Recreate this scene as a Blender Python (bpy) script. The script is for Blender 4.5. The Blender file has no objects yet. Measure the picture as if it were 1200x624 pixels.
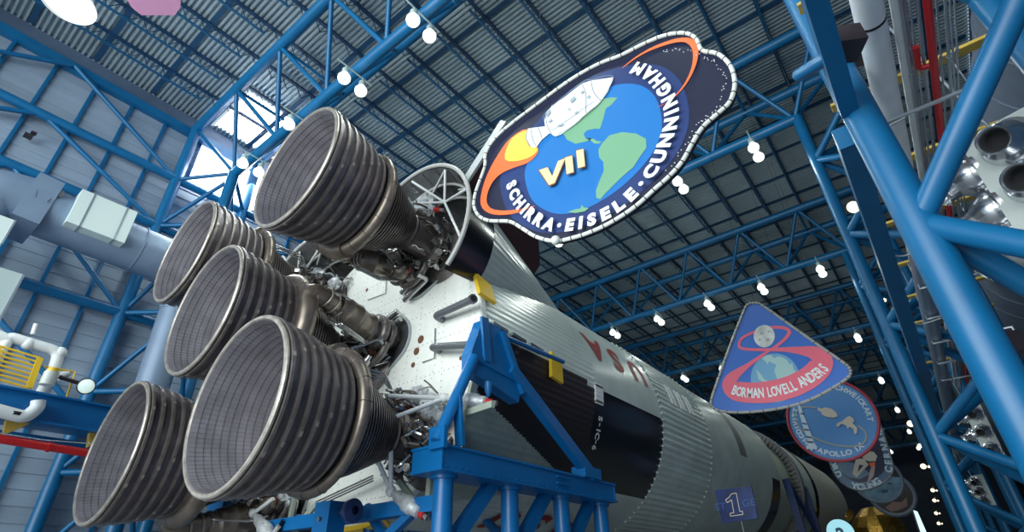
import bpy, bmesh, math, random
from math import sin, cos, pi, radians, sqrt, hypot, atan2
from mathutils import Vector, Matrix
random.seed(7)
SC = bpy.context.scene
COL = SC.collection
# ------------------------------------------------------------------ camera
RX = (0.78701525, 0.61651664, -0.02267673)      # image right in world axes
RY = (-0.33721341, 0.39910837, -0.85264273)     # image down
RZ = (-0.51661796, 0.67868973, 0.52200205)      # viewing direction
FPX = 612.54
AZ = 8.3                                        # height of the rocket's axis above the floor
CAM = Vector((14.444, -4.951, 1.602))
cd = bpy.data.cameras.new('camera'); cam = bpy.data.objects.new('camera', cd); COL.objects.link(cam)
M = Matrix((RX, [-c for c in RY], [-c for c in RZ])).transposed().to_4x4()
M.translation = CAM
cam.matrix_world = M
cd.sensor_width = 36; cd.lens = 36 * FPX / 1200; cd.clip_end = 500; cd.clip_start = .1
SC.camera = cam
# ------------------------------------------------------------------ light and exposure
SC.view_settings.view_transform = 'Standard'; SC.view_settings.look = 'None'
SC.view_settings.exposure = 0.22; SC.view_settings.gamma = 1; SC.view_settings.use_curve_mapping = False
w = bpy.data.worlds.new('daylight'); SC.world = w; w.use_nodes = True
w.node_tree.nodes['Background'].inputs[0].default_value = (.62, .82, 1.0, 1)
w.node_tree.nodes['Background'].inputs[1].default_value = 0.7
def area_light(name, loc, target, sx, sy, power, col):
    l = bpy.data.lights.new(name, 'AREA'); l.shape = 'RECTANGLE'; l.size = sx; l.size_y = sy; l.energy = power; l.color = col
    o = bpy.data.objects.new(name, l); COL.objects.link(o); o.location = loc
    o.rotation_euler = (Vector(target) - Vector(loc)).to_track_quat('-Z', 'Y').to_euler(); return o
# unseen area light added as daylight from the open aft end (behind the photographer)
area_light('aft_daylight_fill', (4, -26, 11), (2, 10, 9), 40, 18, 14500, (.94, 1, .97))
area_light('clerestory_daylight', (-11.6, 3.8, 22.2), (0, 6, 10), 4, 2.4, 700, (.9, .97, 1))
LAMP_POWER = 300
# ------------------------------------------------------------------ pixel ray helpers (1200 x 624 frame)
def ray(px, py):
    a = (px - 600) / FPX; b = (py - 312) / FPX
    return Vector([RX[i] * a + RY[i] * b + RZ[i] for i in range(3)])
def at(px, py, ax, v):
    d = ray(px, py); i = 'xyz'.index(ax); return CAM + d * ((v - CAM[i]) / d[i])
def rel(x, y, z): return Vector((CAM.x + x, CAM.y + y, CAM.z + z))
# ------------------------------------------------------------------ materials
MATS = {}
def mat(name, col, rough=.5, metal=0, noise=0, nscale=3, bump=0, bscale=20, emit=0, coat=0, stretch=None):
    if name in MATS: return MATS[name]
    m = bpy.data.materials.new(name); m.use_nodes = True; nt = m.node_tree; b = nt.nodes['Principled BSDF']
    b.inputs['Base Color'].default_value = (*col, 1); b.inputs['Roughness'].default_value = rough; b.inputs['Metallic'].default_value = metal
    if coat: b.inputs['Coat Weight'].default_value = coat; b.inputs['Coat Roughness'].default_value = .15
    tc = nt.nodes.new('ShaderNodeTexCoord')
    if noise:
        n = nt.nodes.new('ShaderNodeTexNoise'); n.inputs['Scale'].default_value = nscale; n.inputs['Detail'].default_value = 5
        src = tc.outputs['Object']
        if stretch:
            mp = nt.nodes.new('ShaderNodeMapping'); mp.inputs['Scale'].default_value = stretch
            nt.links.new(src, mp.inputs[0]); src = mp.outputs[0]
        nt.links.new(src, n.inputs['Vector'])
        r = nt.nodes.new('ShaderNodeMapRange'); r.inputs[1].default_value = .3; r.inputs[2].default_value = .7
        r.inputs[3].default_value = 1 - noise; r.inputs[4].default_value = 1 + noise * .6
        nt.links.new(n.outputs[0], r.inputs[0])
        mx = nt.nodes.new('ShaderNodeVectorMath'); mx.operation = 'SCALE'; mx.inputs[0].default_value = col
        nt.links.new(r.outputs[0], mx.inputs['Scale']); nt.links.new(mx.outputs[0], b.inputs['Base Color'])
    if bump:
        n2 = nt.nodes.new('ShaderNodeTexNoise'); n2.inputs['Scale'].default_value = bscale
        nt.links.new(tc.outputs['Object'], n2.inputs['Vector'])
        bp = nt.nodes.new('ShaderNodeBump'); bp.inputs['Strength'].default_value = bump; bp.inputs['Distance'].default_value = .02
        nt.links.new(n2.outputs[0], bp.inputs['Height']); nt.links.new(bp.outputs[0], b.inputs['Normal'])
    if emit:
        b.inputs['Emission Color'].default_value = (*col, 1); b.inputs['Emission Strength'].default_value = emit
    MATS[name] = m; return m
steel = mat('blue painted steel', (.003, .125, .30), .38, noise=.12, nscale=1.5)
steel2 = mat('blue stand steel', (.003, .14, .40), .35, noise=.1, nscale=1.2)
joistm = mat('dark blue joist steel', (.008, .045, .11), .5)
deck = mat('galvanised roof deck', (.40, .49, .54), .42, .3, noise=.15, nscale=.4)
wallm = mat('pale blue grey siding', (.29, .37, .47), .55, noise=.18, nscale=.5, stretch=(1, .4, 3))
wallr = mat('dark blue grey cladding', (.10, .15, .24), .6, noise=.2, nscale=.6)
floorm = mat('polished concrete floor', (.30, .31, .33), .45, noise=.2, nscale=.4)
white = mat('white rocket paint', (.66, .72, .72), .42, noise=.1, nscale=.8)
whiteg = mat('satin white rocket paint', (.66, .74, .71), .25, noise=.12, nscale=.7)
shieldm = mat('white heat shield', (.90, .92, .87), .5, noise=.06, nscale=4)
black = mat('black rocket paint', (.008, .008, .011), .2)
blackm = mat('matt black rocket paint', (.016, .012, .013), .5)
green = mat('primer green skin', (.40, .46, .40), .5, noise=.15, nscale=2)
redp = mat('red lettering', (.34, .03, .03), .5)
whitep = mat('white lettering', (.85, .87, .88), .5)
bellm = mat('weathered nozzle metal', (.155, .135, .15), .42, .55, noise=.35, nscale=2.2, bump=.3, bscale=30)
belli = mat('nozzle inner lining', (.27, .26, .30), .6, .2, noise=.3, nscale=3)
hoopm = mat('nozzle hat bands', (.22, .19, .18), .4, .55, noise=.3, nscale=4)
rimm = mat('nozzle rim metal', (.42, .38, .34), .4, .6, noise=.3, nscale=5)
chm = mat('tube bundle metal', (.15, .125, .12), .4, .65, noise=.4, nscale=3)
ductm = mat('bronze exhaust duct', (.26, .215, .18), .36, .7, noise=.3, nscale=2.5)
silv = mat('bright steel tubing', (.55, .55, .55), .25, .9, noise=.2, nscale=6)
dkm = mat('dark engine hardware', (.19, .17, .16), .4, .6, noise=.4, nscale=6)
insul = mat('crumpled foil insulation', (.62, .65, .67), .4, .3, noise=.3, nscale=6, bump=1, bscale=9)
pipew = mat('white painted struts', (.72, .74, .74), .4)
redc = mat('red protective cap', (.5, .02, .02), .4)
copper = mat('rusty red fittings', (.3, .07, .04), .5)
hole = mat('black and bore shade', (.01, .01, .012), .8)  # black bands and wires, also shade painted into nozzle throats and tube bores
greyt = mat('grey drain tube', (.17, .18, .2), .4, .4)
yellow = mat('yellow bracket paint', (.85, .55, .03), .45)
yellowd = mat('yellow board', (.55, .38, .07), .6, noise=.2, nscale=4)
ductg = mat('blue grey duct skin', (.22, .30, .42), .45, .2, noise=.12, nscale=1)
boxw = mat('pale duct box', (.66, .76, .74), .5)
paleb = mat('pale blower casing', (.62, .68, .66), .5, noise=.05, nscale=2)
alu = mat('spun aluminium', (.62, .64, .67), .22, .95)
galv = mat('galvanised conduit', (.42, .47, .52), .35, .7)
insw = mat('white pipe jacket', (.84, .88, .90), .5, noise=.08, nscale=2)
redpipe = mat('red sprinkler pipe', (.62, .015, .02), .35)
dark = mat('dark brown housing', (.035, .025, .03), .5)
lampg = mat('glowing lamp shade', (.93, 1, .95), .4, emit=1.3)
lampw = mat('warm glowing lens', (1, .83, .55), .4, emit=2.0)
lampn = mat('lamp ballast housing', (.55, .68, .66), .4, .3)
glow = mat('daylit translucent panel', (1, 1, 1), .5, emit=2.4)
pinkm = mat('pink lens ghost', (.62, .29, .48), .6, noise=.06, nscale=4)  # colour of the added lens-ghost shape
foil = mat('gold foil', (.55, .32, .06), .3, .9, noise=.6, nscale=7, bump=1, bscale=6)
# ------------------------------------------------------------------ mesh builder
class MB:
    def __init__(s): s.v = []; s.f = []; s.mi = []
    def add(s, vs, fs, mi=0):
        k = len(s.v); s.v += [tuple(v) for v in vs]; s.f += [tuple(i + k for i in f) for f in fs]; s.mi += [mi] * len(fs); return s
    def box(s, c, d, R=None, mi=0):
        vs = [Vector((sx * d[0] / 2, sy * d[1] / 2, sz * d[2] / 2)) for sx in (-1, 1) for sy in (-1, 1) for sz in (-1, 1)]
        if R: vs = [R @ v for v in vs]
        c = Vector(c)
        return s.add([c + v for v in vs], [(0, 1, 3, 2), (4, 6, 7, 5), (0, 4, 5, 1), (2, 3, 7, 6), (0, 2, 6, 4), (1, 5, 7, 3)], mi)
    def beam(s, a, b, wd, h, up=(0, 0, 1), mi=0):
        a = Vector(a); b = Vector(b); d = (b - a).normalized(); u = Vector(up)
        sd = d.cross(u)
        if sd.length < 1e-4: sd = d.cross(Vector((1, 0, 0)))
        sd.normalize(); u = sd.cross(d)
        vs = [p + sd * (i * wd / 2) + u * (j * h / 2) for p in (a, b) for i, j in ((-1, -1), (1, -1), (1, 1), (-1, 1))]
        return s.add(vs, [(0, 3, 2, 1), (4, 5, 6, 7), (0, 1, 5, 4), (1, 2, 6, 5), (2, 3, 7, 6), (3, 0, 4, 7)], mi)
    def ibeam(s, a, b, wd, h, t=.03, up=(0, 0, 1)):
        a = Vector(a); b = Vector(b); d = (b - a).normalized(); sd = d.cross(Vector(up)).normalized(); u = sd.cross(d)
        s.beam(a + u * (h / 2), b + u * (h / 2), wd, t, up); s.beam(a - u * (h / 2), b - u * (h / 2), wd, t, up); s.beam(a, b, t, h, up); return s
    def cone(s, a, b, r0, r1, n=16, cap=True, mi=0):
        a = Vector(a); b = Vector(b); d = (b - a).normalized(); p = d.orthogonal().normalized(); q = d.cross(p)
        vs = [c + (p * cos(2 * pi * i / n) + q * sin(2 * pi * i / n)) * r for c, r in ((a, r0), (b, r1)) for i in range(n)]
        fs = [(i, (i + 1) % n, n + (i + 1) % n, n + i) for i in range(n)]
        if cap: fs += [tuple(range(n - 1, -1, -1)), tuple(range(n, 2 * n))]
        return s.add(vs, fs, mi)
    def cyl(s, a, b, r, n=16, cap=True, mi=0): return s.cone(a, b, r, r, n, cap, mi)
    def tube(s, pts, r, n=10, closed=False, cap=True, mi=0):
        pts = [Vector(p) for p in pts]; N = len(pts); rs = r if isinstance(r, (list, tuple)) else [r] * N
        vs = []; p = None
        for i in range(N):
            a = pts[i - 1] if (i > 0 or closed) else pts[i]; b = pts[(i + 1) % N] if (i < N - 1 or closed) else pts[i]
            d = (b - a).normalized()
            if p is None: p = d.orthogonal().normalized()
            p = (p - d * p.dot(d)).normalized(); q = d.cross(p)
            vs += [pts[i] + (p * cos(2 * pi * j / n) + q * sin(2 * pi * j / n)) * rs[i] for j in range(n)]
        fs = []
        for i in range(N if closed else N - 1):
            k = ((i + 1) % N) * n
            fs += [(i * n + j, i * n + (j + 1) % n, k + (j + 1) % n, k + j) for j in range(n)]
        if cap and not closed: fs += [tuple(range(n - 1, -1, -1)), tuple(range((N - 1) * n, N * n))]
        return s.add(vs, fs, mi)
    def lathe(s, prof, a=(0, 0, 0), d=(0, 1, 0), n=48, mi=0, a0=0, a1=2 * pi):
        """prof = [(distance along d, radius)]"""
        a = Vector(a); d = Vector(d).normalized()
        p = Vector((1, 0, 0)) if abs(d.x) < .9 else Vector((0, 0, 1)); p = (p - d * p.dot(d)).normalized(); q = p.cross(d) * -1
        full = abs(a1 - a0 - 2 * pi) < 1e-6; m = n if full else n + 1
        vs = [a + d * h + (p * cos(a0 + (a1 - a0) * j / n) + q * sin(a0 + (a1 - a0) * j / n)) * r for h, r in prof for j in range(m)]
        fs = []
        for i in range(len(prof) - 1):
            for j in range(n):
                j2 = (j + 1) % m; fs.append((i * m + j, i * m + j2, (i + 1) * m + j2, (i + 1) * m + j))
        return s.add(vs, fs, mi)
    def sphere(s, c, r, n=16, sc=(1, 1, 1), mi=0):
        c = Vector(c); vs = [c + Vector((0, 0, r * sc[2]))]; m = n // 2
        for i in range(1, m):
            for j in range(n):
                vs.append(c + Vector((sin(pi * i / m) * cos(2 * pi * j / n) * r * sc[0], sin(pi * i / m) * sin(2 * pi * j / n) * r * sc[1], cos(pi * i / m) * r * sc[2])))
        vs.append(c - Vector((0, 0, r * sc[2])))
        fs = [(0, 1 + j, 1 + (j + 1) % n) for j in range(n)]
        for i in range(m - 2):
            for j in range(n): a = 1 + i * n; fs.append((a + j, a + n + j, a + n + (j + 1) % n, a + (j + 1) % n))
        e = len(vs) - 1; a = 1 + (m - 2) * n
        fs += [(e, a + (j + 1) % n, a + j) for j in range(n)]
        return s.add(vs, fs, mi)
    def prism(s, pts, off, mi=0):
        n = len(pts); off = Vector(off); vs = [Vector(p) for p in pts] + [Vector(p) + off for p in pts]
        return s.add(vs, [tuple(range(n)), tuple(range(2 * n - 1, n - 1, -1))] + [(i, n + i, n + (i + 1) % n, (i + 1) % n) for i in range(n)], mi)
    def build(s, name, ms, parent=None, smooth=40, tri=False):
        me = bpy.data.meshes.new(name); me.from_pydata(s.v, [], s.f)
        ms = ms if isinstance(ms, (list, tuple)) else [ms]
        for m in ms: me.materials.append(m)
        if len(ms) > 1: me.polygons.foreach_set('material_index', s.mi)
        bm = bmesh.new(); bm.from_mesh(me); bmesh.ops.recalc_face_normals(bm, faces=bm.faces)
        if tri: bmesh.ops.triangulate(bm, faces=[f for f in bm.faces if len(f.verts) > 4])
        bm.to_mesh(me); bm.free()
        if smooth: me.shade_smooth(); me.set_sharp_from_angle(angle=radians(smooth))
        o = bpy.data.objects.new(name, me); COL.objects.link(o)
        if parent: o.parent = parent
        return o
def tag(o, label=None, cat=None, group=None, kind=None):
    if label: o['label'] = label
    if cat: o['category'] = cat
    if group: o['group'] = group
    if kind: o['kind'] = kind
    return o
def thing(name, label, cat, loc=(0, 0, 0), group=None):
    o = bpy.data.objects.new(name, None); o.location = loc; COL.objects.link(o); return tag(o, label, cat, group)
def reloc(mb, loc):
    L = Vector(loc); mb.v = [tuple(Vector(v) - L) for v in mb.v]; return mb
def part(root, name, mb, m, label=None, kind=None, parent=None, **k):
    """geometry given in world coordinates, stored relative to the thing's base"""
    reloc(mb, root.location); return tag(mb.build(name, m, parent or root, **k), label, kind=kind)
def struct(name, mb, m, **k): return tag(mb.build(name, m, **k), kind='structure')
def solo(name, mb, m, label, cat, group=None, loc=None, **k):
    if loc is None:
        n = len(mb.v); loc = Vector((sum(v[0] for v in mb.v) / n, sum(v[1] for v in mb.v) / n, min(v[2] for v in mb.v)))
    reloc(mb, loc); o = mb.build(name, m, **k); o.location = loc; return tag(o, label, cat, group)
def copy_tree(o, loc=None, rot=None, parent=None):
    c = o.copy(); COL.objects.link(c)
    if parent is not None: c.parent = parent
    if loc is not None: c.location = loc
    if rot is not None: c.rotation_euler = rot
    for ch in [x for x in bpy.data.objects if x.parent == o]:
        copy_tree(ch, parent=c)
    return c
ORD = 'first second third fourth fifth sixth seventh eighth ninth tenth eleventh twelfth thirteenth fourteenth fifteenth sixteenth seventeenth eighteenth nineteenth twentieth'.split()
def ordw(i): return ORD[i] if i < len(ORD) else 'number %d' % (i + 1)
def bend(pts, rad=.12, seg=4):
    """round the corners of a polyline"""
    pts = [Vector(p) for p in pts]; out = [pts[0]]
    for i in range(1, len(pts) - 1):
        a, b, c = pts[i - 1], pts[i], pts[i + 1]; r = min(rad, (a - b).length * .45, (c - b).length * .45)
        p = b + (a - b).normalized() * r; q = b + (c - b).normalized() * r
        for k in range(seg + 1): t = k / seg; out.append(p * (1 - t) ** 2 + b * 2 * t * (1 - t) + q * t * t)
    out.append(pts[-1]); return out
# ------------------------------------------------------------------ text
def text_mesh(s, bold=.02, res=3):
    c = bpy.data.curves.new('t', 'FONT'); c.body = s; c.size = 1; c.offset = bold; c.resolution_u = res; c.align_x = 'CENTER'; c.align_y = 'CENTER'
    o = bpy.data.objects.new('t', c); COL.objects.link(o)
    dg = bpy.context.evaluated_depsgraph_get(); me = bpy.data.meshes.new_from_object(o.evaluated_get(dg))
    vs = [v.co.copy() for v in me.vertices]; fs = [tuple(p.vertices) for p in me.polygons]
    bpy.data.objects.remove(o); bpy.data.curves.remove(c)
    if vs:
        x0 = min(v.x for v in vs); x1 = max(v.x for v in vs); y0 = min(v.y for v in vs); y1 = max(v.y for v in vs)
        for v in vs: v.x -= (x0 + x1) / 2; v.y -= (y0 + y1) / 2
    return vs, fs
def flat_text(mb, s, c, right, up, h, sx=1, bold=.02, mi=0):
    vs, fs = text_mesh(s, bold); hh = max(v.y for v in vs) - min(v.y for v in vs); k = h / (hh if len(s) > 1 or s not in '-.' else .73)
    c = Vector(c); r = Vector(right).normalized(); u = Vector(up).normalized()
    mb.add([c + r * (v.x * k * sx) + u * (v.y * k) for v in vs], fs, mi)
def cyl_text(mb, s, y, th, R, right, h, sx=1, bold=.03):
    """right: '-y' reading towards the tail, 'th' reading down the side"""
    vs, fs = text_mesh(s, bold); me = bpy.data.meshes.new('x'); me.from_pydata(vs, [], fs)
    bm = bmesh.new(); bm.from_mesh(me); bmesh.ops.triangulate(bm, faces=bm.faces)
    for _ in range(2): bmesh.ops.subdivide_edges(bm, edges=bm.edges, cuts=1, use_grid_fill=True)
    vs = [v.co.copy() for v in bm.verts]; bm.verts.index_update(); fs = [tuple(v.index for v in f.verts) for f in bm.faces]; bm.free()
    hh = max(v.y for v in vs) - min(v.y for v in vs); k = h / (hh if hh > .4 else .73); out = []
    for v in vs:
        if right == '-y': yy = y - v.x * k * sx; t = radians(th) - v.y * k / R
        else: yy = y + v.y * k; t = radians(th) - v.x * k * sx / R
        out.append((R * cos(t), yy, AZ + R * sin(t)))
    mb.add(out, fs)
# ================================================================== THE HALL
WX = CAM.x - 27.0      # left wall
EAVE = CAM.z + 22.3
ROOF = EAVE + 1.0
RWX = CAM.x + 8.5      # right wall
FAR = 135
struct('floor', MB().box((4, 50, -.1), (60, 200, .2)), floorm, smooth=0)
def corrugated(x0, x1, y0, y1, z, pitch=.235, dep=.13):
    mb = MB(); n = int((y1 - y0) / pitch); prof = []
    for i in range(n):
        y = y0 + i * pitch; prof += [(y, z), (y + pitch * .38, z), (y + pitch * .5, z + dep), (y + pitch * .88, z + dep)]
    prof.append((y0 + n * pitch, z))
    vs = [(x, y, zz) for y, zz in prof for x in (x0, x1)]
    return mb.add(vs, [(2 * i, 2 * i + 1, 2 * i + 3, 2 * i + 2) for i in range(len(prof) - 1)])
sk = (WX + .4, WX + 4.2, CAM.y + 6.7, CAM.y + 12)   # translucent roof strip
mb = corrugated(sk[1], RWX, -20, FAR, ROOF)
mb2 = corrugated(WX - .5, sk[1], -20, sk[2], ROOF); mb.add(mb2.v, mb2.f)
mb2 = corrugated(WX - .5, sk[1], sk[3], FAR, ROOF); mb.add(mb2.v, mb2.f)
mb2 = corrugated(WX - .5, sk[0], sk[2], sk[3], ROOF); mb.add(mb2.v, mb2.f)
struct('ceiling', mb, deck, smooth=0)
struct('window_1', corrugated(sk[0], sk[1], sk[2], sk[3], ROOF), glow, smooth=0)
# left wall: lapped horizontal siding, with the clerestory opening
wy0, wy1, wz0, wz1 = CAM.y + 6.5, CAM.y + 12.5, CAM.z + 18.9, CAM.z + 22.4
def siding(x, y0, y1, z0, z1, side, course=.56):
    mb = MB(); z = z0
    while z < z1 - .01:
        zt = min(z + course, z1)
        mb.add([(x, y0, z), (x, y1, z), (x + side * .035, y1, z), (x + side * .035, y0, z), (x, y0, zt), (x, y1, zt)], [(0, 1, 2, 3), (3, 2, 5, 4)]); z = zt
    return mb
mb = siding(WX, -20, wy0, 0, EAVE, 1)
for a in (siding(WX, wy1, FAR, 0, EAVE, 1), siding(WX, wy0, wy1, 0, wz0, 1), siding(WX, wy0, wy1, wz1, EAVE, 1)): mb.add(a.v, a.f)
struct('wall_left', mb, wallm, smooth=0)
w2 = struct('window_2', MB().box((WX - .05, (wy0 + wy1) / 2, (wz0 + wz1) / 2), (.04, wy1 - wy0, wz1 - wz0)), glow, smooth=0)
fr = MB()
for y in (wy0, wy1): fr.box((WX, y, (wz0 + wz1) / 2), (.14, .12, wz1 - wz0 + .1))
for z in (wz0, wz1): fr.box((WX, (wy0 + wy1) / 2, z), (.14, wy1 - wy0, .12))
fr.build('window_frame', steel, w2)
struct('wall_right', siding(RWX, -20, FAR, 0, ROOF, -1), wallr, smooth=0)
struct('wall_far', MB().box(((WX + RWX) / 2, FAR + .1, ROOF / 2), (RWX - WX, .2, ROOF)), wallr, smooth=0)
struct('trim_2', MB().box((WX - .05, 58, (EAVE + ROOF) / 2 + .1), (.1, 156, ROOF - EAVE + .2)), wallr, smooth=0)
struct('trim_1', MB().box((WX + .22, 58, EAVE - .25), (.35, 156, .45)), steel, smooth=0)  # eave beam
# roof joists
JX = [-24.53 + 2.085 * k for k in range(16)]
for i, jx in enumerate(JX):
    x = CAM.x + jx; zt = ROOF - .06; zb = ROOF - .75
    t = thing('roof_joist', 'dark blue open-web roof joist, %s from the left wall' % ordw(i), 'joist', (x, -20, zb), 'open web joists under the roof deck')
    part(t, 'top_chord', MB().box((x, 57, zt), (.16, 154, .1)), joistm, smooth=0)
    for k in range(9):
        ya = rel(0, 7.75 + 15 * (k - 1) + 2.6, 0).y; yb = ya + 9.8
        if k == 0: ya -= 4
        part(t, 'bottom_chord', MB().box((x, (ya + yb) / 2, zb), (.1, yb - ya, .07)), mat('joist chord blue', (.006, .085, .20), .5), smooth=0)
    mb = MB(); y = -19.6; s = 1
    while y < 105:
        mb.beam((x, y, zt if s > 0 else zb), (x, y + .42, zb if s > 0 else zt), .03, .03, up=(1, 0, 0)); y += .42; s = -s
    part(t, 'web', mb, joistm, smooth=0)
# bridging bands across the joists, just under the deck
for k in range(34):
    y = CAM.y + .8 + 2.67 * (k - 3)
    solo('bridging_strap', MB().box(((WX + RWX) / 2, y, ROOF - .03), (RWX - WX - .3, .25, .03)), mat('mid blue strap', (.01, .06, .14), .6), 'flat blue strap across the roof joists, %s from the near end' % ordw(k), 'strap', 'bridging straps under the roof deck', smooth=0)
# roof trusses: triangular section, two top chords and one bottom chord
BY = [CAM.y + 7.75 + 15 * k for k in range(-1, 8)]
ZB = CAM.z + 18.95; ZT = CAM.z + 22.3
XL = CAM.x - 24.2; XR = CAM.x + .1
def bname(k): return ['over the photographer', 'nearest in view', 'second in view', 'third in view', 'fourth in view', 'fifth in view', 'sixth in view', 'seventh in view', 'eighth in view'][k]
for k, by in enumerate(BY):
    t = thing('roof_truss', 'blue tubular roof truss spanning the hall, ' + bname(k), 'truss', (XL, by, ZB), 'tubular roof trusses')
    sg = 12 if k < 4 else 8
    xr = XR if k != 1 else CAM.x + .8
    part(t, 'bottom_chord', MB().cyl((XL, by, ZB), (xr, by, ZB), .25, 16), steel)
    for s in (-1, 1): part(t, 'top_chord', MB().cyl((XL - 2.3, by + s * 1.8, ZT), (xr + 2.2, by + s * 1.8, ZT), .26, 14), steel)
    n = 6; dx = (XR - XL) / n
    for s in (-1, 1):
        for i in range(n + 1):
            xb = XL + i * dx
            for q in (-1, 1):
                xt = xb + q * dx * .5
                if i == 0 and q < 0: xt = XL - 2.3
                if i == n and q > 0: xt = XR + 2.2
                part(t, 'web_tube', MB().cyl((xb, by, ZB), (xt, by + s * 1.8, ZT), .11, sg), steel)
    for i in range(n):
        xt = XL + (i + .5) * dx; part(t, 'tie_tube', MB().cyl((xt, by - 1.8, ZT), (xt, by + 1.8, ZT), .09, sg), steel)
    WEB = {-1: (2.63, -3.25), 1: (2.2, -3.43)} if k == 1 else {-1: (1.9, -2.1), 1: (1.9, -2.1)}
    # columns of the frame (left at the wall, right beside the service bay)
    for side in (-1, 1):
        if side < 0: xi = XL; xo = XL - 2.3; r = .27; nm = 'blue latticed column at the left wall'
        else: xi = CAM.x + [.85, .85, .2, -.25, -.5, -.7, -.9, -1.1, -1.3][k]; xo = xi + 2.55; r = .235; nm = 'blue latticed column on the right'
        c = thing('lattice_column', nm + ', under roof truss ' + bname(k), 'column', (xi, by, 0), 'lattice columns')
        part(c, 'inner_chord', MB().cyl((xi, by, 0), (xi, by, ZB + .05), r, 20), steel)
        for s in (-1, 1): part(c, 'outer_chord', MB().cyl((xo, by + s * 1.8, 0), (xo, by + s * 1.8, ZT), r * .95, 14), steel)
        lv = [CAM.z + v for v in (18.6, 15.6, 10.8, 7.2, 4.05, .8)] if side < 0 else [CAM.z + v for v in ((16.2, 12.1, 3.95, -.1) if k == 1 else (16.2, 12.1, 8.0, 3.95, -.1))]
        zz = [ZB] + lv
        for i, z in enumerate(lv):
            for s in (-1, 1):
                if side < 0:
                    if i: part(c, 'lattice_tube', MB().cyl((xi, by, z), (xo, by + s * 1.8, z), .12, sg), steel)
                    part(c, 'lattice_tube', MB().cyl((xi, by, (zz[i] if i else ZB)), (xo, by + s * 1.8, z), .1, sg), steel)
                else:
                    if not (k == 1 and s > 0): part(c, 'lattice_tube', MB().cyl((xi, by, z), (xo, by + s * 1.8, z + WEB[s][0]), .155, 16), steel)
                    part(c, 'lattice_tube', MB().cyl((xi, by, z), (xo, by + s * 1.8, z + WEB[s][1]), .155, 16), steel)
# left wall bracing between columns: girts with V bracing, and slim studs
GZ = [CAM.z + v for v in (18.6, 15.6, 10.8, 6.2)]
for k in range(len(BY) - 1):
    ya = BY[k] + 1.8; yb = BY[k + 1] - 1.8; ym = (ya + yb) / 2; xo = XL - 2.3
    bay = ['left of the engines', 'beyond the bright window', 'in the third bay', 'in the fourth bay', 'in the fifth bay', 'in the sixth bay', 'in the seventh bay', 'in the last bay'][k]
    for i, z in enumerate(GZ):
        solo('wall_girt', MB().cyl((xo, ya - 3.6 if k else ya, z), (xo, yb, z), .22, 14), steel, 'thick blue pipe girt, %s below the eave, %s' % (ordw(i), bay), 'girt', 'pipe girts on the left wall')
        zt = EAVE - .3 if i == 0 else GZ[i - 1]
        for s, ye, sn in ((-1, ya, 'near'), (1, yb, 'far')):
            solo('diagonal_brace', MB().cyl((xo, ym, zt), (xo, ye, z), .11, 12), steel, 'blue diagonal brace, %s arm of V above %s girt, %s' % (sn, ordw(i), bay), 'brace', 'diagonal braces on the left wall')
for k in range(16):
    y = CAM.y + 6.2 - 1.62 * (k - 4)
    if abs(y - (wy0 + wy1) / 2) < (wy1 - wy0) / 2 : z1 = wz0
    else: z1 = EAVE
    where = ['beyond the bright window', 'beyond the bright window'][0] if k < 4 else 'on the near side of the bright window'
    solo('wall_stud', MB().box((WX + .1, y, z1 / 2), (.14, .13, z1)), steel, 'slim blue wall stud %s, %s along' % (where, ordw(k if k < 4 else k - 4)), 'stud', 'slim studs on the left wall', smooth=0)
for k in range(12):
    y = CAM.y + 14.5 + 1.62 * 2 * k
    solo('wall_stud', MB().box((WX + .1, y, EAVE / 2), (.14, .13, EAVE)), steel, 'slim blue wall stud behind the rocket, %s beyond the window' % ordw(k + 2), 'stud', 'slim studs on the left wall', smooth=0)
# ------------------------------------------------------------------ high-bay lamps
def lamp_proto():
    t = thing('high_bay_lamp', 'x', 'lamp')
    MB().cyl((0, 0, .42), (0, 0, .72), .03, 8).build('stem', lampn, t)
    MB().box((0, 0, .7), (.06, .9, .05)).build('cross_bar', lampn, t, smooth=0)
    MB().lathe([(.2, .08), (.24, .14), (.44, .15), (.48, .06)], d=(0, 0, 1), n=16).build('ballast_housing', lampn, t)
    MB().lathe([(-.29, .02), (-.27, .14), (-.21, .22), (-.10, .26), (.0, .255), (.12, .19), (.2, .1), (.21, .02)], d=(0, 0, 1), n=20).build('lamp_shade', lampg, t)
    return t
LP = None
LX = [-1.95, -5.85, -9.8, -13.9, -17.9, -21.9]
for k, by in enumerate(BY[1:]):
    for i, lx in enumerate(LX):
        for s in (-1, 1):
            if k >= 5 and i > 3: continue
            loc = Vector((CAM.x + lx, by - .1 + s * .42, CAM.z + 18.0))
            if LP is None: LP = lamp_proto(); o = LP; o.location = loc
            else: o = copy_tree(LP, loc)
            tag(o, 'white high-bay lamp, truss %s, %s pair from right, %s' % (bname(k + 1), ordw(i), 'near one' if s < 0 else 'far one'), 'lamp', 'high-bay lamps')
            if s < 0 and k < 5:
                l = bpy.data.lights.new('lamp_light', 'SPOT'); l.spot_size = radians(150); l.spot_blend = .5; l.energy = LAMP_POWER * (1.3 if k < 2 else .8); l.color = (.9, 1, .93); l.shadow_soft_size = .3
                lo = bpy.data.objects.new('lamp_light', l); COL.objects.link(lo); lo.location = loc + Vector((0, .42, -.75))
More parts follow.
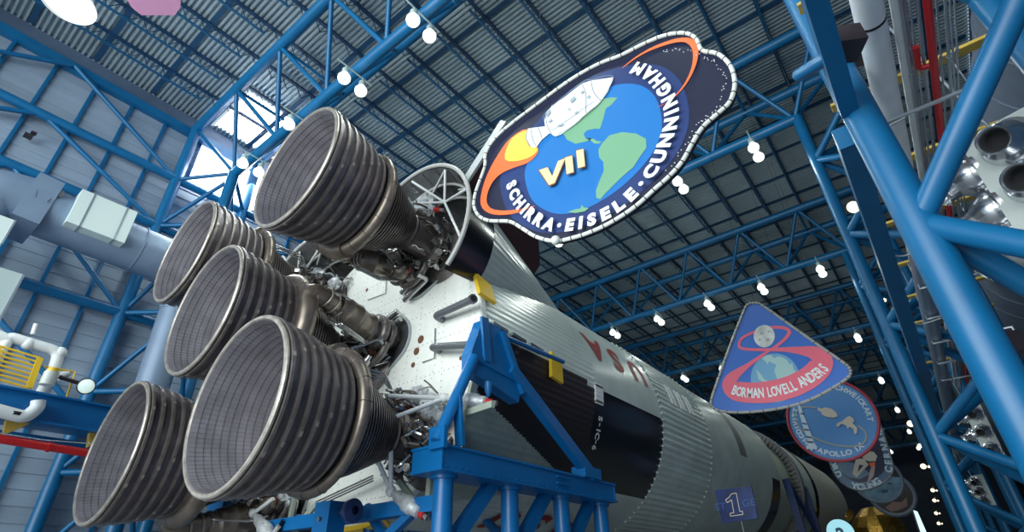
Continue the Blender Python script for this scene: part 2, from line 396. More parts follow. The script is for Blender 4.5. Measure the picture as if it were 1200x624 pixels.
# warm lamps along the right columns
WL = [((1000, 243), 17), ((1025, 350), 27), ((1067, 497), 42), ((1082, 547), 52), ((1078, 523), 47), ((1095, 587), 62), ((1097, 602), 66), ((1100, 614), 70), ((1093, 575), 58)]
for i, ((px, py), yr) in enumerate(WL):
    p = at(px, py, 'y', CAM.y + yr); sc = (.2 if i < 2 else .2 if i < 4 else .15)
    t = thing('floodlight', 'warm glowing floodlight beside the right-hand columns, %s from the photographer' % ordw([0, 1, 2, 4, 3, 6, 7, 8, 5][i]), 'lamp', p, 'warm floodlights on the right')
    d = (CAM + Vector((-6, 6, 0)) - p).normalized()
    part(t, 'housing', MB().lathe([(-.5 * sc, .3 * sc), (-.4 * sc, .8 * sc), (.9 * sc, sc * .95), (1.0 * sc, sc)], p - d * sc, d, 14), alu)
    part(t, 'lens', MB().lathe([(0, sc * .93), (.12 * sc, sc * .6), (.16 * sc, .01)], p, d, 14), lampw)
    part(t, 'bracket', MB().beam(p - d * sc, p - d * sc + Vector((.1, .5, .3)), .05, .05), yellowd, 'yellow bracket')
    part(t, 'side_bulb', MB().sphere(p + Vector((sc * 1.6, .5, 0)), sc * .45, 10), lampw)
# big dish lamp and added pink shape for a lens ghost at the top left
p = at(81, 2, 'z', CAM.z + 9.0)
t = thing('dish_lamp', 'large white glowing dish lamp hanging at the top left of the photo', 'lamp', p)
part(t, 'dish', MB().lathe([(.22, .07), (.2, .2), (.1, .34), (-.03, .415), (-.05, .425), (-.03, .405), (.08, .32)], p, (0, 0, 1), 40), mat('white enamel', (.85, .88, .84), .4, emit=.25))
part(t, 'diffuser', MB().lathe([(-.02, .40), (-.035, .28), (-.035, .01)], p, (0, 0, 1), 40), mat('glowing diffuser', (.93, 1, .95), .4, emit=1.0))
part(t, 'stem', MB().cyl(p + Vector((0, 0, .3)), (p.x, p.y, ROOF - .7), .02, 8), galv)
yp = CAM.y + 3.0
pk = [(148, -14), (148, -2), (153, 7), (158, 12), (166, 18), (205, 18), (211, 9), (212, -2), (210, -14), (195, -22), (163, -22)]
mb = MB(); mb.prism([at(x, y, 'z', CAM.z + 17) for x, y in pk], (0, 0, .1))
t = thing('lens_ghost_shape', 'added flat pink eight-sided shape for a lens ghost at the top left', 'lens ghost', at(180, 0, 'z', CAM.z + 17))
part(t, 'ghost_face', mb, pinkm, smooth=0)
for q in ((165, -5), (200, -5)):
    a = at(*q, 'z', CAM.z + 17); part(t, 'hanger', MB().cyl(a, (a.x, a.y, ROOF - .7), .015, 6), galv)  # made-up hangers for the added pink shape
# ================================================================== RIGHT-HAND SERVICE BAY
# crane rail beam along the inner chords
t = thing('runway_beam', 'deep blue rectangular beam running past the big column, upper right', 'beam', rel(.75, -8, 6.1))
part(t, 'beam', MB().box(rel(.72, -.4, 6.15), (.24, 16, .42)), steel, smooth=0)
part(t, 'beam', MB().box(rel(.6, 33, 6.1), (.32, 49.5, .42)), steel, smooth=0)
for k in range(3):
    yy = 6.4 - k * 2.3
    part(t, 'stub_tube', MB().cyl(rel(.72, yy, 6.1), rel(.3, yy + .5, 6.5), .1, 12), steel)
# white jacketed duct, conduits, red pipe; all run the length of the hall
t = thing('jacketed_pipe', 'fat white jacketed pipe with black bands running along the hall, upper right', 'pipe', rel(1.33, -6, 6.9))
part(t, 'jacket', MB().cyl(rel(1.38, -6, 6.9), rel(1.38, 13.5, 6.9), .19, 24), insw)
part(t, 'bare_duct', MB().cyl(rel(1.37, 13.4, 6.9), rel(1.05, 60, 6.9), .22, 24), galv, 'spiral galvanised section')
for yy in (.5, 4.0, 6.95): part(t, 'band', MB().lathe([(-.022, .19), (-.02, .197), (.02, .197), (.022, .19)], rel(1.38, yy, 6.9), (0, 1, 0), 24), hole, 'black band')
t = thing('jacketed_pipe', 'thinner white jacketed pipe among grey conduits, right of the fat white pipe', 'pipe', rel(1.72, -6, 7.0))
part(t, 'jacket', MB().cyl(rel(1.74, -6, 7.05), rel(1.74, 30, 7.05), .075, 16), insw)
part(t, 'band', MB().lathe([(-.022, .08), (.022, .08)], rel(1.74, 6.3, 7.05), (0, 1, 0), 16), hole, 'black band')
cx = [1.54, 1.6, 1.66, 1.84, 1.9, 1.96, 2.02, 2.2, 2.27, 2.34, 2.41, 2.48]
for i, x in enumerate(cx):
    z = 6.95 + .05 * (i % 3); r = .016 if i % 3 else .026
    mb = MB().cyl(rel(x, -6, z), rel(x - .3, 60, z), r, 8)
    for yy in (3.2, 8.5, 15.5): mb.cyl(rel(x - .3 * (yy + 6) / 66, yy, z), rel(x - .3 * (yy + 6) / 66, yy + .09, z), r * 1.5, 8)
    solo('conduit', mb, galv, 'thin grey conduit running along the hall, %s from the fat white pipe' % ordw(i), 'conduit', 'grey conduits beside the white pipe')
t = thing('sprinkler_pipe', 'bright red sprinkler pipe running along the hall, upper right', 'pipe', rel(2.06, -6, 6.8))
part(t, 'main_pipe', MB().cyl(rel(2.03, -6, 6.8), rel(2.03, 45, 6.8), .055, 16), redpipe)
part(t, 'branch', MB().tube(bend([rel(2.0, 8.4, 6.85), rel(1.86, 8.4, 6.9), rel(1.86, 7.9, 6.9)], .05), .045, 10), redpipe)
for yy in (4.2, 11.3): part(t, 'coupling', MB().cyl(rel(2.03, yy, 6.8), rel(2.03, yy + .14, 6.8), .07, 16), redpipe)
for i, yy in enumerate((9.04, 11.6, 14.15, 16.7, 19.2, 21.7, 24.2, 26.7)):
    t = thing('trapeze_hanger', 'galvanised trapeze bar under the white pipe, %s from the near end' % ordw(i), 'hanger', rel(1.8, yy, 6.6), 'trapeze hangers on the right')
    part(t, 'strut_bar', MB().box(rel(1.8, yy, 6.62), (1.3 if i == 0 else 1.2, .05, .05)), galv, smooth=0)
    part(t, 'rod', MB().cyl(rel(1.18, yy, 6.6), rel(1.18, yy, 7.45), .012, 6), galv)
    part(t, 'rod', MB().cyl(rel(2.42, yy, 6.6), rel(2.42, yy, 7.45), .012, 6), galv)
    if i in (0, 2, 4): part(t, 'loop_conduit', MB().tube(bend([rel(.75, yy - .9, 6.6), rel(.78, yy - .1, 6.55), rel(1.0, yy, 6.5), rel(1.5, yy, 6.56)], .3, 6), .022, 8), galv)
for i in range(11):
    yy = 1.55 + 2.54 * i
    solo('catwalk_board', MB().box(rel(1.9, yy, 7.5), (2.5, .2, .06)), yellowd, 'yellow cross board above the pipes on the right, %s from the photographer' % ordw(i), 'board', 'yellow cross boards above the pipes', smooth=0)
# blower casings with ball-jet nozzles
def nozzle(root, c, d, s):
    d = Vector(d).normalized(); c = Vector(c)
    e = MB().lathe([(-.02 * s, .36 * s), (.03 * s, .36 * s), (.05 * s, .31 * s), (.13 * s, .30 * s), (.24 * s, .24 * s), (.31 * s, .17 * s), (.34 * s, .155 * s)], c, d, 28)
    n = part(root, 'ball_nozzle', e, alu, 'spun aluminium ball nozzle')
    tip = c + d * .3 * s; d2 = (d + Vector((-.1, -.15, -.35))).normalized()
    part(root, 'nozzle_tube', MB().lathe([(-.05 * s, .155 * s), (.2 * s, .165 * s), (.22 * s, .185 * s), (.24 * s, .18 * s), (.2 * s, .15 * s), (-.05 * s, .13 * s)], tip, d2, 28), alu, parent=n)
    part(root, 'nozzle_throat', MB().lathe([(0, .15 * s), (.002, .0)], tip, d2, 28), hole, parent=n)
    return n
def blower(label, y, x, ztop, h, wd, dep, yaw, s, zs, xs):
    """front (aft facing) panel lower left corner region at x,y; rotated by yaw about its left front edge"""
    R = Matrix.Rotation(yaw, 3, 'Z'); o = rel(x, y, ztop)
    t = thing('air_blower', label, 'blower', o - Vector((0, 0, h)), 'air blower casings in the right bay')
    def L(a, b, c): return o + R @ Vector((a, b, c))
    mb = MB(); ch = .25 * s
    prof = [(0, -h + .05), (.05, -h), (wd, -h), (wd, ch * .2), (ch, ch * .0), (0, -ch)]
    mb.prism([L(a, 0, c) for a, c in prof], R @ Vector((0, dep, 0)))
    part(t, 'casing', mb, paleb, smooth=20)
    for z in zs:
        nozzle(t, L(xs, 0, z), R @ Vector((-.25, -1, -.12)), s)
        nozzle(t, L(0, dep * .45, z - .02), R @ Vector((-1, -.1, -.15)), s)
    for q in (wd * .3,): part(t, 'support_rod', MB().cyl(L(q, dep * .3, 0), L(q - .6, dep * .3, 5), .03, 8), galv)
    return t
blower('large pale air blower casing with round aluminium nozzles at the right edge', 10.4, 2.2, 6.62, 2.9, 1.6, .95, radians(-14), 1.25, (-.5, -1.3, -2.1), .55)
blower('pale air blower casing with three round nozzles framed by the right-hand lattice', 27, 1.44, 5.66, 2.0, .56, .5, radians(-3), .8, (-.42, -1.08, -1.75), .27)
blower('small distant pale air blower casing, lowest at the lower right', 42, .97, 4.85, 1.6, .75, .5, radians(-3), .8, (-.35, -.85, -1.35), .3)
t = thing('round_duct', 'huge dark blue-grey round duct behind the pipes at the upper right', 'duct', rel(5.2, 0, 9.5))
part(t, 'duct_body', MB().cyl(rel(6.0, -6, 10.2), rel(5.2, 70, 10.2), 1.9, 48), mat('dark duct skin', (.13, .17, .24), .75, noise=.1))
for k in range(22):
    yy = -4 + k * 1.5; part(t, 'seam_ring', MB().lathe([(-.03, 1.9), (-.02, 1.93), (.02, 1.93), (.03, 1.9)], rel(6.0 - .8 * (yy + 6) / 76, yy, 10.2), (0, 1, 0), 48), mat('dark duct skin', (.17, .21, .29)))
for i, (px, py, yr, s) in enumerate(((990, 52, 6.6, .36), (1175, 405, 9.0, .3), (1012, 62, 8.2, .3))):
    p = at(px, py, 'y', CAM.y + yr)
    t = thing('loudspeaker', ['dark boxy loudspeaker clamped to the blue beam, upper right', 'dark box loudspeaker at the right edge below the blower', 'dark brown junction box between the blue beam and white pipe'][i], 'loudspeaker', p)
    part(t, 'cabinet', MB().box(p, (s, s * 1.1, s * .9), Matrix.Rotation(.5, 3, 'Z')), dark, smooth=0)
    part(t, 'yoke', MB().tube([p + Vector((-s * .6, 0, -s * .2)), p + Vector((-s * .6, 0, s * .7)), p + Vector((s * .6, 0, s * .7)), p + Vector((s * .6, 0, -s * .2))], .02, 6), galv)
# ================================================================== LEFT WALL SERVICES
dx_ = -24.0
t = thing('wall_duct', 'fat blue-grey round duct with bends running along the left wall', 'duct', rel(dx_, -3, 12))
part(t, 'duct_run', MB().cyl(rel(dx_, 1.0, 12.75), rel(dx_, 6.3, 12.65), .98, 32), ductg)
part(t, 'elbow', MB().tube(bend([rel(dx_, 6.2, 12.65), rel(dx_, 7.15, 12.5), rel(dx_, 7.2, 10.5)], .9, 6), [.98] * 3 + [.8] * 3 + [.62] * 3, 28), ductg)
part(t, 'down_pipe', MB().cyl(rel(dx_, 7.2, 10.8), rel(dx_, 7.4, 3), .6, 28), ductg)
part(t, 'transition', MB().box(rel(dx_, 1.35, 12.7), (2.05, .8, 2.0), Matrix.Rotation(-.05, 3, 'X')), ductg, smooth=0)
part(t, 'bend', MB().tube(bend([rel(dx_, 1.2, 12.8), rel(dx_, .1, 12.6), rel(dx_, -.3, 10)], .9, 6), 1.05, 28), ductg)
for yy in (1.7, 5.0, 6.2): part(t, 'seam_ring', MB().lathe([(-.03, .98), (-.02, 1.02), (.02, 1.02), (.03, .98)], rel(dx_, yy, 12.7), (0, 1, 0), 32), ductg)
t = thing('duct_box', 'pale green-white rectangular box strapped around the wall duct', 'box', rel(dx_, 3.2, 11.8))
part(t, 'casing', MB().box(rel(dx_ + .2, 3.3, 12.85), (2.1, 1.95, 1.55)), boxw, smooth=0)
for yy in (2.75, 3.9): part(t, 'strap', MB().box(rel(dx_ + .2, yy, 12.85), (2.14, .06, 1.59)), galv, 'grey metal strap', smooth=0)
p = rel(dx_ + .9, 1.75, 13.2)
t = thing('junction_box', 'small grey-green box on the wall duct left of the pale box', 'box', p)
part(t, 'casing', MB().box(p, (.2, .3, .3)), greyt, smooth=0); part(t, 'cable', MB().tube([p, p + Vector((.2, -.2, -.6))], .02, 6), galv)
for lab, a, (px, py), xr, d in (('pale cabinet at the left edge, small one above', 0, (15, 264), -20.5, (1.4, 2, .9)), ('large pale flat-sided cabinet at the left edge above the white pipes', 1, (28, 322), -17, (1.0, 4, 6))):
    c = at(px, py, 'x', CAM.x + xr)
    t = thing('duct_cabinet', lab, 'cabinet', c - Vector((0, 0, d[2])))
    part(t, 'casing', MB().box(c + Vector((-d[0] / 2, -d[1] / 2, -d[2] / 2 * (1 if a else .6))), d), boxw if a == 0 else mat('pale cabinet', (.45, .55, .55), .5), smooth=0)
    part(t, 'corner_trim', MB().box(c + Vector((0, 0, -d[2] / 2 * (1 if a else .6))), (.05, .05, d[2])), galv, smooth=0)
# gantry at the left with yellow guard rails
GX = -22.0
t = thing('gantry_walkway', 'blue gantry walkway beam at the far left, with yellow brackets', 'walkway', rel(GX, -10, 4.7))
part(t, 'beam', MB().ibeam(rel(GX, -9, 5.15), rel(GX, 24, 5.15), .5, .85, .06), steel2, smooth=0)
part(t, 'lower_beam', MB().box(rel(GX - .9, 7, 4.35), (.3, 32, .35)), steel2, smooth=0)
part(t, 'deck', MB().box(rel(GX - .55, 7, 4.75), (.9, 32, .06)), steel2, smooth=0)
for yy in (1.2, 3.2, 5.4, 7.6): part(t, 'bracket', MB().prism([rel(GX - .3, yy, 4.7), rel(GX - .3, yy + .6, 4.7), rel(GX - .3, yy + .1, 4.25)], (.25, 0, 0)), yellowd, 'yellow bracket', smooth=0)
part(t, 'pull_wire', MB().tube([rel(GX + .3, -9, 4.45), rel(GX + .3, 4.2, 4.2), rel(GX + .3, 7, 4.4)], .02, 6), galv)
def PX(px, py, x): return at(px, py, 'x', CAM.x + x)
t = thing('guard_rail', 'yellow guard rail of many bars on the gantry at the left edge', 'railing', PX(20, 450, GX + .2))
a0, a1, b0, b1 = PX(-40, 394, GX + .3), PX(47, 420, GX + .3), PX(-40, 434, GX + .3), PX(34, 455, GX + .3)
for k in range(8):
    u = k / 7; part(t, 'rail_bar', MB().cyl(a0.lerp(b0, u), a1.lerp(b1, u), .035, 8), yellow)
part(t, 'end_post', MB().beam(a1, b1, .16, .1, (1, 0, 0)), yellow, smooth=0)
part(t, 'post', MB().beam(a0.lerp(a1, .45), b0.lerp(b1, .45), .06, .06, (1, 0, 0)), yellow, smooth=0)
t = thing('thin_railing', 'thin yellow guard frame beside the round white lamp on the gantry', 'railing', PX(75, 460, GX))
part(t, 'frame', MB().tube([PX(52, 430, GX), PX(88, 436, GX), PX(78, 466, GX), PX(74, 466, GX)], .035, 8), yellow)
t = thing('service_pipe', 'thick white service pipe with elbows above the gantry', 'pipe', PX(40, 420, GX - .3))
x = GX - .3
part(t, 'pipe_run', MB().tube(bend([PX(-20, 385, x), PX(8, 398, x), PX(14, 396, x), PX(40, 404, x), PX(70, 412, x), PX(62, 437, x), PX(46, 466, x)], .3), .17, 16), insw)
part(t, 'drop_leg', MB().tube(bend([PX(10, 398, x), PX(0, 412, x), PX(-8, 430, x)], .2), .16, 16), insw)
for q in ((33, 403), (62, 437), (70, 414)): part(t, 'flange', MB().sphere(PX(*q, x), .21, 12), insw)
part(t, 'valve_wheel', MB().tube([PX(38, 392, x), PX(42, 380, x)], .06, 8), insw)
part(t, 'fitting', MB().tube([PX(67, 443, x + .2), PX(80, 437, x + .2)], .13, 10), insw)
t = thing('service_pipe', 'thick white service pipe bending below the gantry at the left edge', 'pipe', PX(20, 485, GX))
part(t, 'pipe_run', MB().tube(bend([PX(-30, 474, GX + .3), PX(30, 490, GX + .3), PX(44, 478, GX + .3), PX(45, 470, GX + .3)], .4), .19, 16), insw)
part(t, 'band', MB().tube([PX(17, 488, GX + .3), PX(19, 484, GX + .3)], .21, 14), hole, 'dark band')
c = PX(101, 453, GX + .4); d = Vector((.75, -.35, -.25)).normalized()
t = thing('round_lamp', 'round white-faced black floodlight on the gantry left of the engines', 'lamp', c)
part(t, 'housing', MB().lathe([(-.4, .08), (-.34, .16), (-.08, .25), (0, .27), (.03, .25)], c, d, 20), dark)
part(t, 'lens', MB().lathe([(.0, .235), (.05, .15), (.06, .01)], c, d, 20), mat('pale lens', (.7, .85, .8), .3, emit=.4))
part(t, 'arm', MB().cyl(c - d * .4, c - d * .4 + Vector((0, -.9, .1)), .07, 8), dark)
c = PX(59, 441, GX + .45)
t = thing('valve_actuator', 'yellow-topped valve body on the white pipe above the gantry', 'valve', c)
part(t, 'body', MB().cyl(c + Vector((0, 0, -.3)), c + Vector((0, 0, .12)), .2, 14), mat('pale valve body', (.6, .64, .62), .4))
part(t, 'cap', MB().cyl(c + Vector((0, 0, .12)), c + Vector((0, 0, .25)), .15, 14), yellow, 'yellow cap')
p0 = PX(-30, 510, GX); p1 = PX(106, 532, GX)
t = thing('sprinkler_pipe', 'straight bright red pipe below the gantry at the far left', 'pipe', p0)
part(t, 'main_pipe', MB().cyl(p0, p1, .13, 16), redpipe); part(t, 'coupling', MB().cyl(p0.lerp(p1, .6), p0.lerp(p1, .63), .16, 16), redpipe)
c = rel(-26.6, .2, 17.3)
solo('wall_sensor', MB().box(c, (.3, .3, .12)).box(c + Vector((.1, .1, .18)), (.25, .2, .06)), dark, 'tiny dark sensor fixed on the left wall siding', 'sensor', smooth=0)
# ================================================================== THE ROCKET
RR = 5.03; YB = 5.76
def V3(x, y, z): return Vector((x, y, AZ + z))
def cyp(y, th, r=RR): return Vector((r * cos(radians(th)), y, AZ + r * sin(radians(th))))
rk = thing('rocket_first_stage', 'huge white and black rocket first stage lying on its side, tail towards the camera', 'rocket', (0, YB, AZ - RR))
# --- body shell, one surface in zones
def shell(ys, thn, radf, colf, mi_n):
    vs = []; fs = []; mi = []
    for y in ys:
        for j in range(thn):
            th = 360 * j / thn; r = radf(j, th, y); vs.append((r * cos(radians(th)), y, AZ + r * sin(radians(th))))
    for i in range(len(ys) - 1):
        for j in range(thn):
            k = (j + 1) % thn; fs.append((i * thn + j, i * thn + k, (i + 1) * thn + k, (i + 1) * thn + j))
            mi.append(colf((ys[i] + ys[i + 1]) / 2, ((360 * (j + .5) / thn) + 180) % 360 - 180))
    mb = MB(); mb.add(vs, fs); mb.mi = mi; return mb
def fr_(a, b, n): return [a + (b - a) * i / n for i in range(n + 1)]
def c_thrust(y, th):
    for q in (-45,):
        if abs(th - q) < 3.65 * (12.35 - y): return 2
    lim = -1 if y < 11.9 else -4
    if -46 <= th < lim: return 1
    return 0
def hat(j, a): return a if j % 4 in (0, 1) else 0
mb = shell(fr_(YB, 12.45, 110), 576, lambda j, th, y: RR + (hat(j, .014)), c_thrust, 3)
part(rk, 'thrust_structure', mb, [whiteg, blackm, green], 'ribbed white skin with black panel and green unpainted triangle', smooth=25)
mb = shell(fr_(12.45, 18.6, 20), 360, lambda j, th, y: RR - .01, lambda y, th: 1 if -45 <= th < -3 else 0, 2)
part(rk, 'fuel_tank_skin', mb, [whiteg, black], 'smooth white tank skin with glossy black panel')
mb = shell(fr_(18.6, 24.8, 4), 432, lambda j, th, y: RR + (.035 if j % 4 in (0, 1) else -.005), lambda y, th: 0, 1)
part(rk, 'intertank_skin', mb, whiteg, 'corrugated silvery white band', smooth=20)
mb = shell([24.8, 25.0, 30.0, 31.4, 36.6, 36.62, 38.6, 38.6], 180, lambda j, th, y: RR - .01, lambda y, th: (1 if (36.6 < y < 38.7 and -70 < th < -8) else (2 if 30 <= y < 31.4 and -2 < th < 70 else 0)), 3)
part(rk, 'forward_tank_skin', mb, [whiteg, black, mat('grey stripe', (.2, .19, .19), .5)], 'smooth white tank skin with a black block at its end')
mb = MB().lathe([(38.6, RR - .02), (38.6, RR - .5), (38.3, RR - .5)], (0, 0, AZ), n=96)
part(rk, 'forward_rim', mb, hoopm)
# ring flange with scallops between tank and intertank
mb = MB()
for k in range(108):
    th = 360 * k / 108; mb.box(cyp(18.62, th, RR + .03), (.07, .16, .09), Matrix.Rotation(-radians(th), 3, 'Y'))
    mb.box(cyp(24.78, th + 1, RR + .03), (.07, .12, .09), Matrix.Rotation(-radians(th), 3, 'Y'))
part(rk, 'splice_clips', mb, whiteg, kind='stuff', smooth=0)
# lettering
for ch, y in (('A', 13.35), ('S', 15.15), ('U', 17.2)):
    m = MB(); cyl_text(m, ch, y, 19.5, RR + .012, '-y', 1.25, 1.25, .04); part(rk, 'letter', m, redp, 'red letter %s' % ch, smooth=0)
for ch, y in (('U', 9.6), ('S', 11.6), ('A', 13.4)):
    m = MB(); cyl_text(m, ch, y + 1.2, -70, RR + .05, '-y', 1.3, 1.2, .04); part(rk, 'letter', m, redp, 'red letter %s low on the side' % ch, smooth=0)
for i, ch in enumerate('S-IC-6'):
    m = MB(); cyl_text(m, ch, 12.95, -15.6 - i * 2.45, RR + .01, 'th', .3, 1, .035); part(rk, 'letter', m, whitep, smooth=0)
for k in range(3):
    for e in range(2):
        m = MB(); pts = [cyp(20.3 + k * 1.15 + e * .42, th, RR + .07) for th in range(9, 22)]
        for a, b in zip(pts, pts[1:]): m.beam(a, b, .2, .05, (a - Vector((0, a.y, AZ))))
        part(rk, 'white_stripe', m, whitep, 'white stripe', smooth=0)
# vent grille
m = MB(); gr = []
for a, b in (((12.45, -2.2), (13.0, -2.2)), ((13.0, -2.2), (13.0, -9)), ((13.0, -9), (12.45, -9)), ((12.45, -9), (12.45, -2.2))):
    m.beam(cyp(a[0], a[1], RR + .03), cyp(b[0], b[1], RR + .03), .07, .05, (1, 0, 0))
for th in (-2.2, -3.9, -5.6, -7.3, -9): m.beam(cyp(12.45, th, RR + .03), cyp(13.0, th, RR + .03), .17, .05, (1, 0, 0))
part(rk, 'vent_grille', m, whitep, 'small white slotted vent', smooth=0)
# heat shield
mb = MB().lathe([(YB, .02), (YB, RR + .02), (YB + .05, RR + .06), (YB + .25, RR + .06)], (0, 0, AZ), n=120)
sh = part(rk, 'heat_shield', mb, shieldm, 'bright white riveted base plate', smooth=20)
mb = MB()
def rivet(x, z, r=.022): mb.lathe([(-.012, .002), (-.01, r * .7), (.0, r)], (x, YB - .002, AZ + z), (0, 1, 0), 6)
def rline(x0, z0, x1, z1, st=.16):
    n = int(hypot(x1 - x0, z1 - z0) / st)
    for i in range(n + 1):
        x = x0 + (x1 - x0) * i / n; z = z0 + (z1 - z0) * i / n
        if hypot(x, z) < 4.95: rivet(x, z)
for k in range(-4, 5):
    rline(-5, k * 1.1, 5, k * 1.1, .2); rline(k * 1.1 + .2, -5, k * 1.1 + .2, 5, .2)
for rr in (1.9, 4.85, 3.3):
    for k in range(int(rr * 30)): a = 2 * pi * k / int(rr * 30); rivet(rr * cos(a), rr * sin(a))
part(rk, 'rivets', mb, mat('rivet grey', (.42, .43, .42), .5), kind='stuff', parent=sh, smooth=0)
for px, py, r in ((488, 412, .11), (484, 428, .07), (493, 398, .12), (430, 340, .05), (540, 420, .05)):
    c = at(px, py, 'y', YB - .01); part(rk, 'access_hole', MB().lathe([(-.02, .001), (-.02, r), (.0, r + .02)], c, (0, 1, 0), 16), mat('brown fittings', (.16, .07, .04), .6), parent=sh)
for pts in (((510, 385), (509, 420), (495, 425)), ((453, 326), (452, 344), (431, 352)), ((408, 522), (440, 530), (441, 545))):
    part(rk, 'sensor_line', MB().tube([at(a, b, 'y', YB - .05) for a, b in pts], .018, 6), greyt, parent=sh)
# drain tubes with open ends
for (a, b), q in ((((519, 375), (555, 350)), 0), (((515, 411), (553, 404)), 1)):
    s = at(*a, 'y', YB - .02); e = at(*b, 'y', YB - .55)
    d = (e - s).normalized(); s2 = s + Vector((0, -.35, 0))
    m = MB().tube(bend([s, s2, e - d * .1, e], .18), .115, 14, cap=False); part(rk, 'drain_tube', m, greyt)
    part(rk, 'tube_collar', MB().cyl(e - d * .12, e, .15, 16).lathe([(0, .15), (.001, .1)], e, d, 16), greyt)
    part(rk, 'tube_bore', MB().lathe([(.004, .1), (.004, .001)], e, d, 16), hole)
# yellow brackets round the base edge
for th, y0, ln in ((16, YB - .1, 1.0), (-78, YB - .05, .9), (-88, YB - .05, .5), (-3, 9.3, .9)):
    a = cyp(y0, th + 5, RR + .07); b = cyp(y0, th - 5, RR + .07); c = cyp(y0 + ln * .75, th - 6, RR + .09); e = cyp(y0 + ln * .6, th + 1, RR + .12)
    nrm = (a - Vector((0, a.y, AZ))).normalized()
    part(rk, 'yellow_bracket', MB().prism([a, b, c, e], nrm * .12), yellow, 'yellow bracket', smooth=0)
mb = MB()
for k, th in enumerate((1, .6, .2)):
    y = 6.1 + .95 * k; mb.beam(cyp(y, th, RR + .15), cyp(y + .7, th - .6, RR + .15), .1, .22, (1, 0, 0))
part(rk, 'fairing_rail', mb, silv, 'silver edge rail', smooth=0)
# --- fairings over three of the outer engines
def fairing(ang, nm, fin=True):
    u = Vector((cos(radians(ang)), 0, sin(radians(ang)))); t = Vector((-sin(radians(ang)), 0, cos(radians(ang))))
    root = thing('engine_fairing', nm, 'fairing', V3(0, 4.25, 0) + u * 5, None)
    def C(y, a, dr=0):
        f = (y - 4.25) / (12.45 - 4.25); c = 4.62 + .05 * f; r = 2.61 * (1 - f) + .38 * f + dr
        return V3(0, y, 0) + u * (c + r * cos(a)) + t * (r * sin(a))
    def surf(y0, y1, n, dr=0, ridge=0, amax=1.66, N=120):
        mb = MB(); vs = []; ys = fr_(y0, y1, n)
        for y in ys:
            for j in range(N + 1): vs.append(C(y, -amax + 2 * amax * j / N, dr + (ridge if j % 4 < 2 else 0)))
        fs = [(i * (N + 1) + j, i * (N + 1) + j + 1, (i + 1) * (N + 1) + j + 1, (i + 1) * (N + 1) + j) for i in range(n) for j in range(N)]
        return mb.add(vs, fs)
    part(root, 'black_band', surf(4.25, 6.0, 4, 0), black, 'glossy dark navy band')
    part(root, 'white_skin', surf(6.0, 12.45, 8, 0, .014), whiteg, 'ribbed white cone skin', smooth=25)
    part(root, 'inner_skin', surf(4.27, 6.6, 6, -.09), mat('inner fairing skin', (.17, .18, .19), .55, .3, noise=.5, nscale=1.5))
    for y in (4.25, 4.95, 5.6):
        r_ = .075 if y == 4.25 else .05
        part(root, 'hoop', MB().tube([C(y, -1.6 + 3.2 * j / 60, -.0 if y == 4.25 else -.14) for j in range(61)], r_, 8), mat('grey ring frame', (.42, .42, .41), .45))
    m = MB()
    for j in range(12): a = -1.5 + 3.0 * j / 11; m.beam(C(4.3, a, -.1), C(6.4, a, -.1), .05, .05, u)
    part(root, 'inner_rib', m, dkm, kind='stuff', smooth=0)
    # strut frame inside
    P = lambda r, a, y: V3(0, y, 0) + u * (4.62 + r * cos(a)) + t * (r * sin(a))
    hub = P(1.5, .0, 4.7)
    for a in (-1.25, -.5, .2, .9, 1.4): part(root, 'frame_tube', MB().cyl(hub, C(4.35, a, -.1), .045, 10), pipew)
    for a, b in ((-1.25, -.5), (-.5, .2), (.2, .9)): part(root, 'frame_tube', MB().cyl(C(4.35, a, -.1), C(5.2, b, -.15), .04, 10), pipew)
    if fin:
        cr = lambda y, r: V3(0, y, 0) + u * r
        pr_ = [cr(4.95, 7.0), cr(4.95, 9.5), cr(6.6, 9.4), cr(10.0, 6.2), cr(10.0, 5.4)]
        m = MB(); th_ = .14
        vs = [p + t * s for s in (th_, -th_) for p in pr_]; n = 5
        m.add(vs, [tuple(range(n)), tuple(range(2 * n - 1, n - 1, -1))] + [(i, n + i, n + (i + 1) % n, (i + 1) % n) for i in range(n)])
        f = part(root, 'fin', m, mat('fin dark face', (.05, .018, .02), .5), 'dark tail fin', smooth=0)
        part(root, 'fin_edge', MB().beam(pr_[0], pr_[1] + (pr_[1] - pr_[0]) * .01, .32, .1, (0, 1, 0)), mat('grey fin edge', (.4, .43, .44), .5), 'grey trailing edge', parent=f, smooth=0)
    return root
fairing(45, 'white cone fairing with dark band and fin on the rocket, over the uppermost engine')
fairing(135, 'fairing on the far side of the rocket behind the second engine, mostly hidden')
fairing(225, 'fairing low on the far side of the rocket behind the lowest left engine', False)
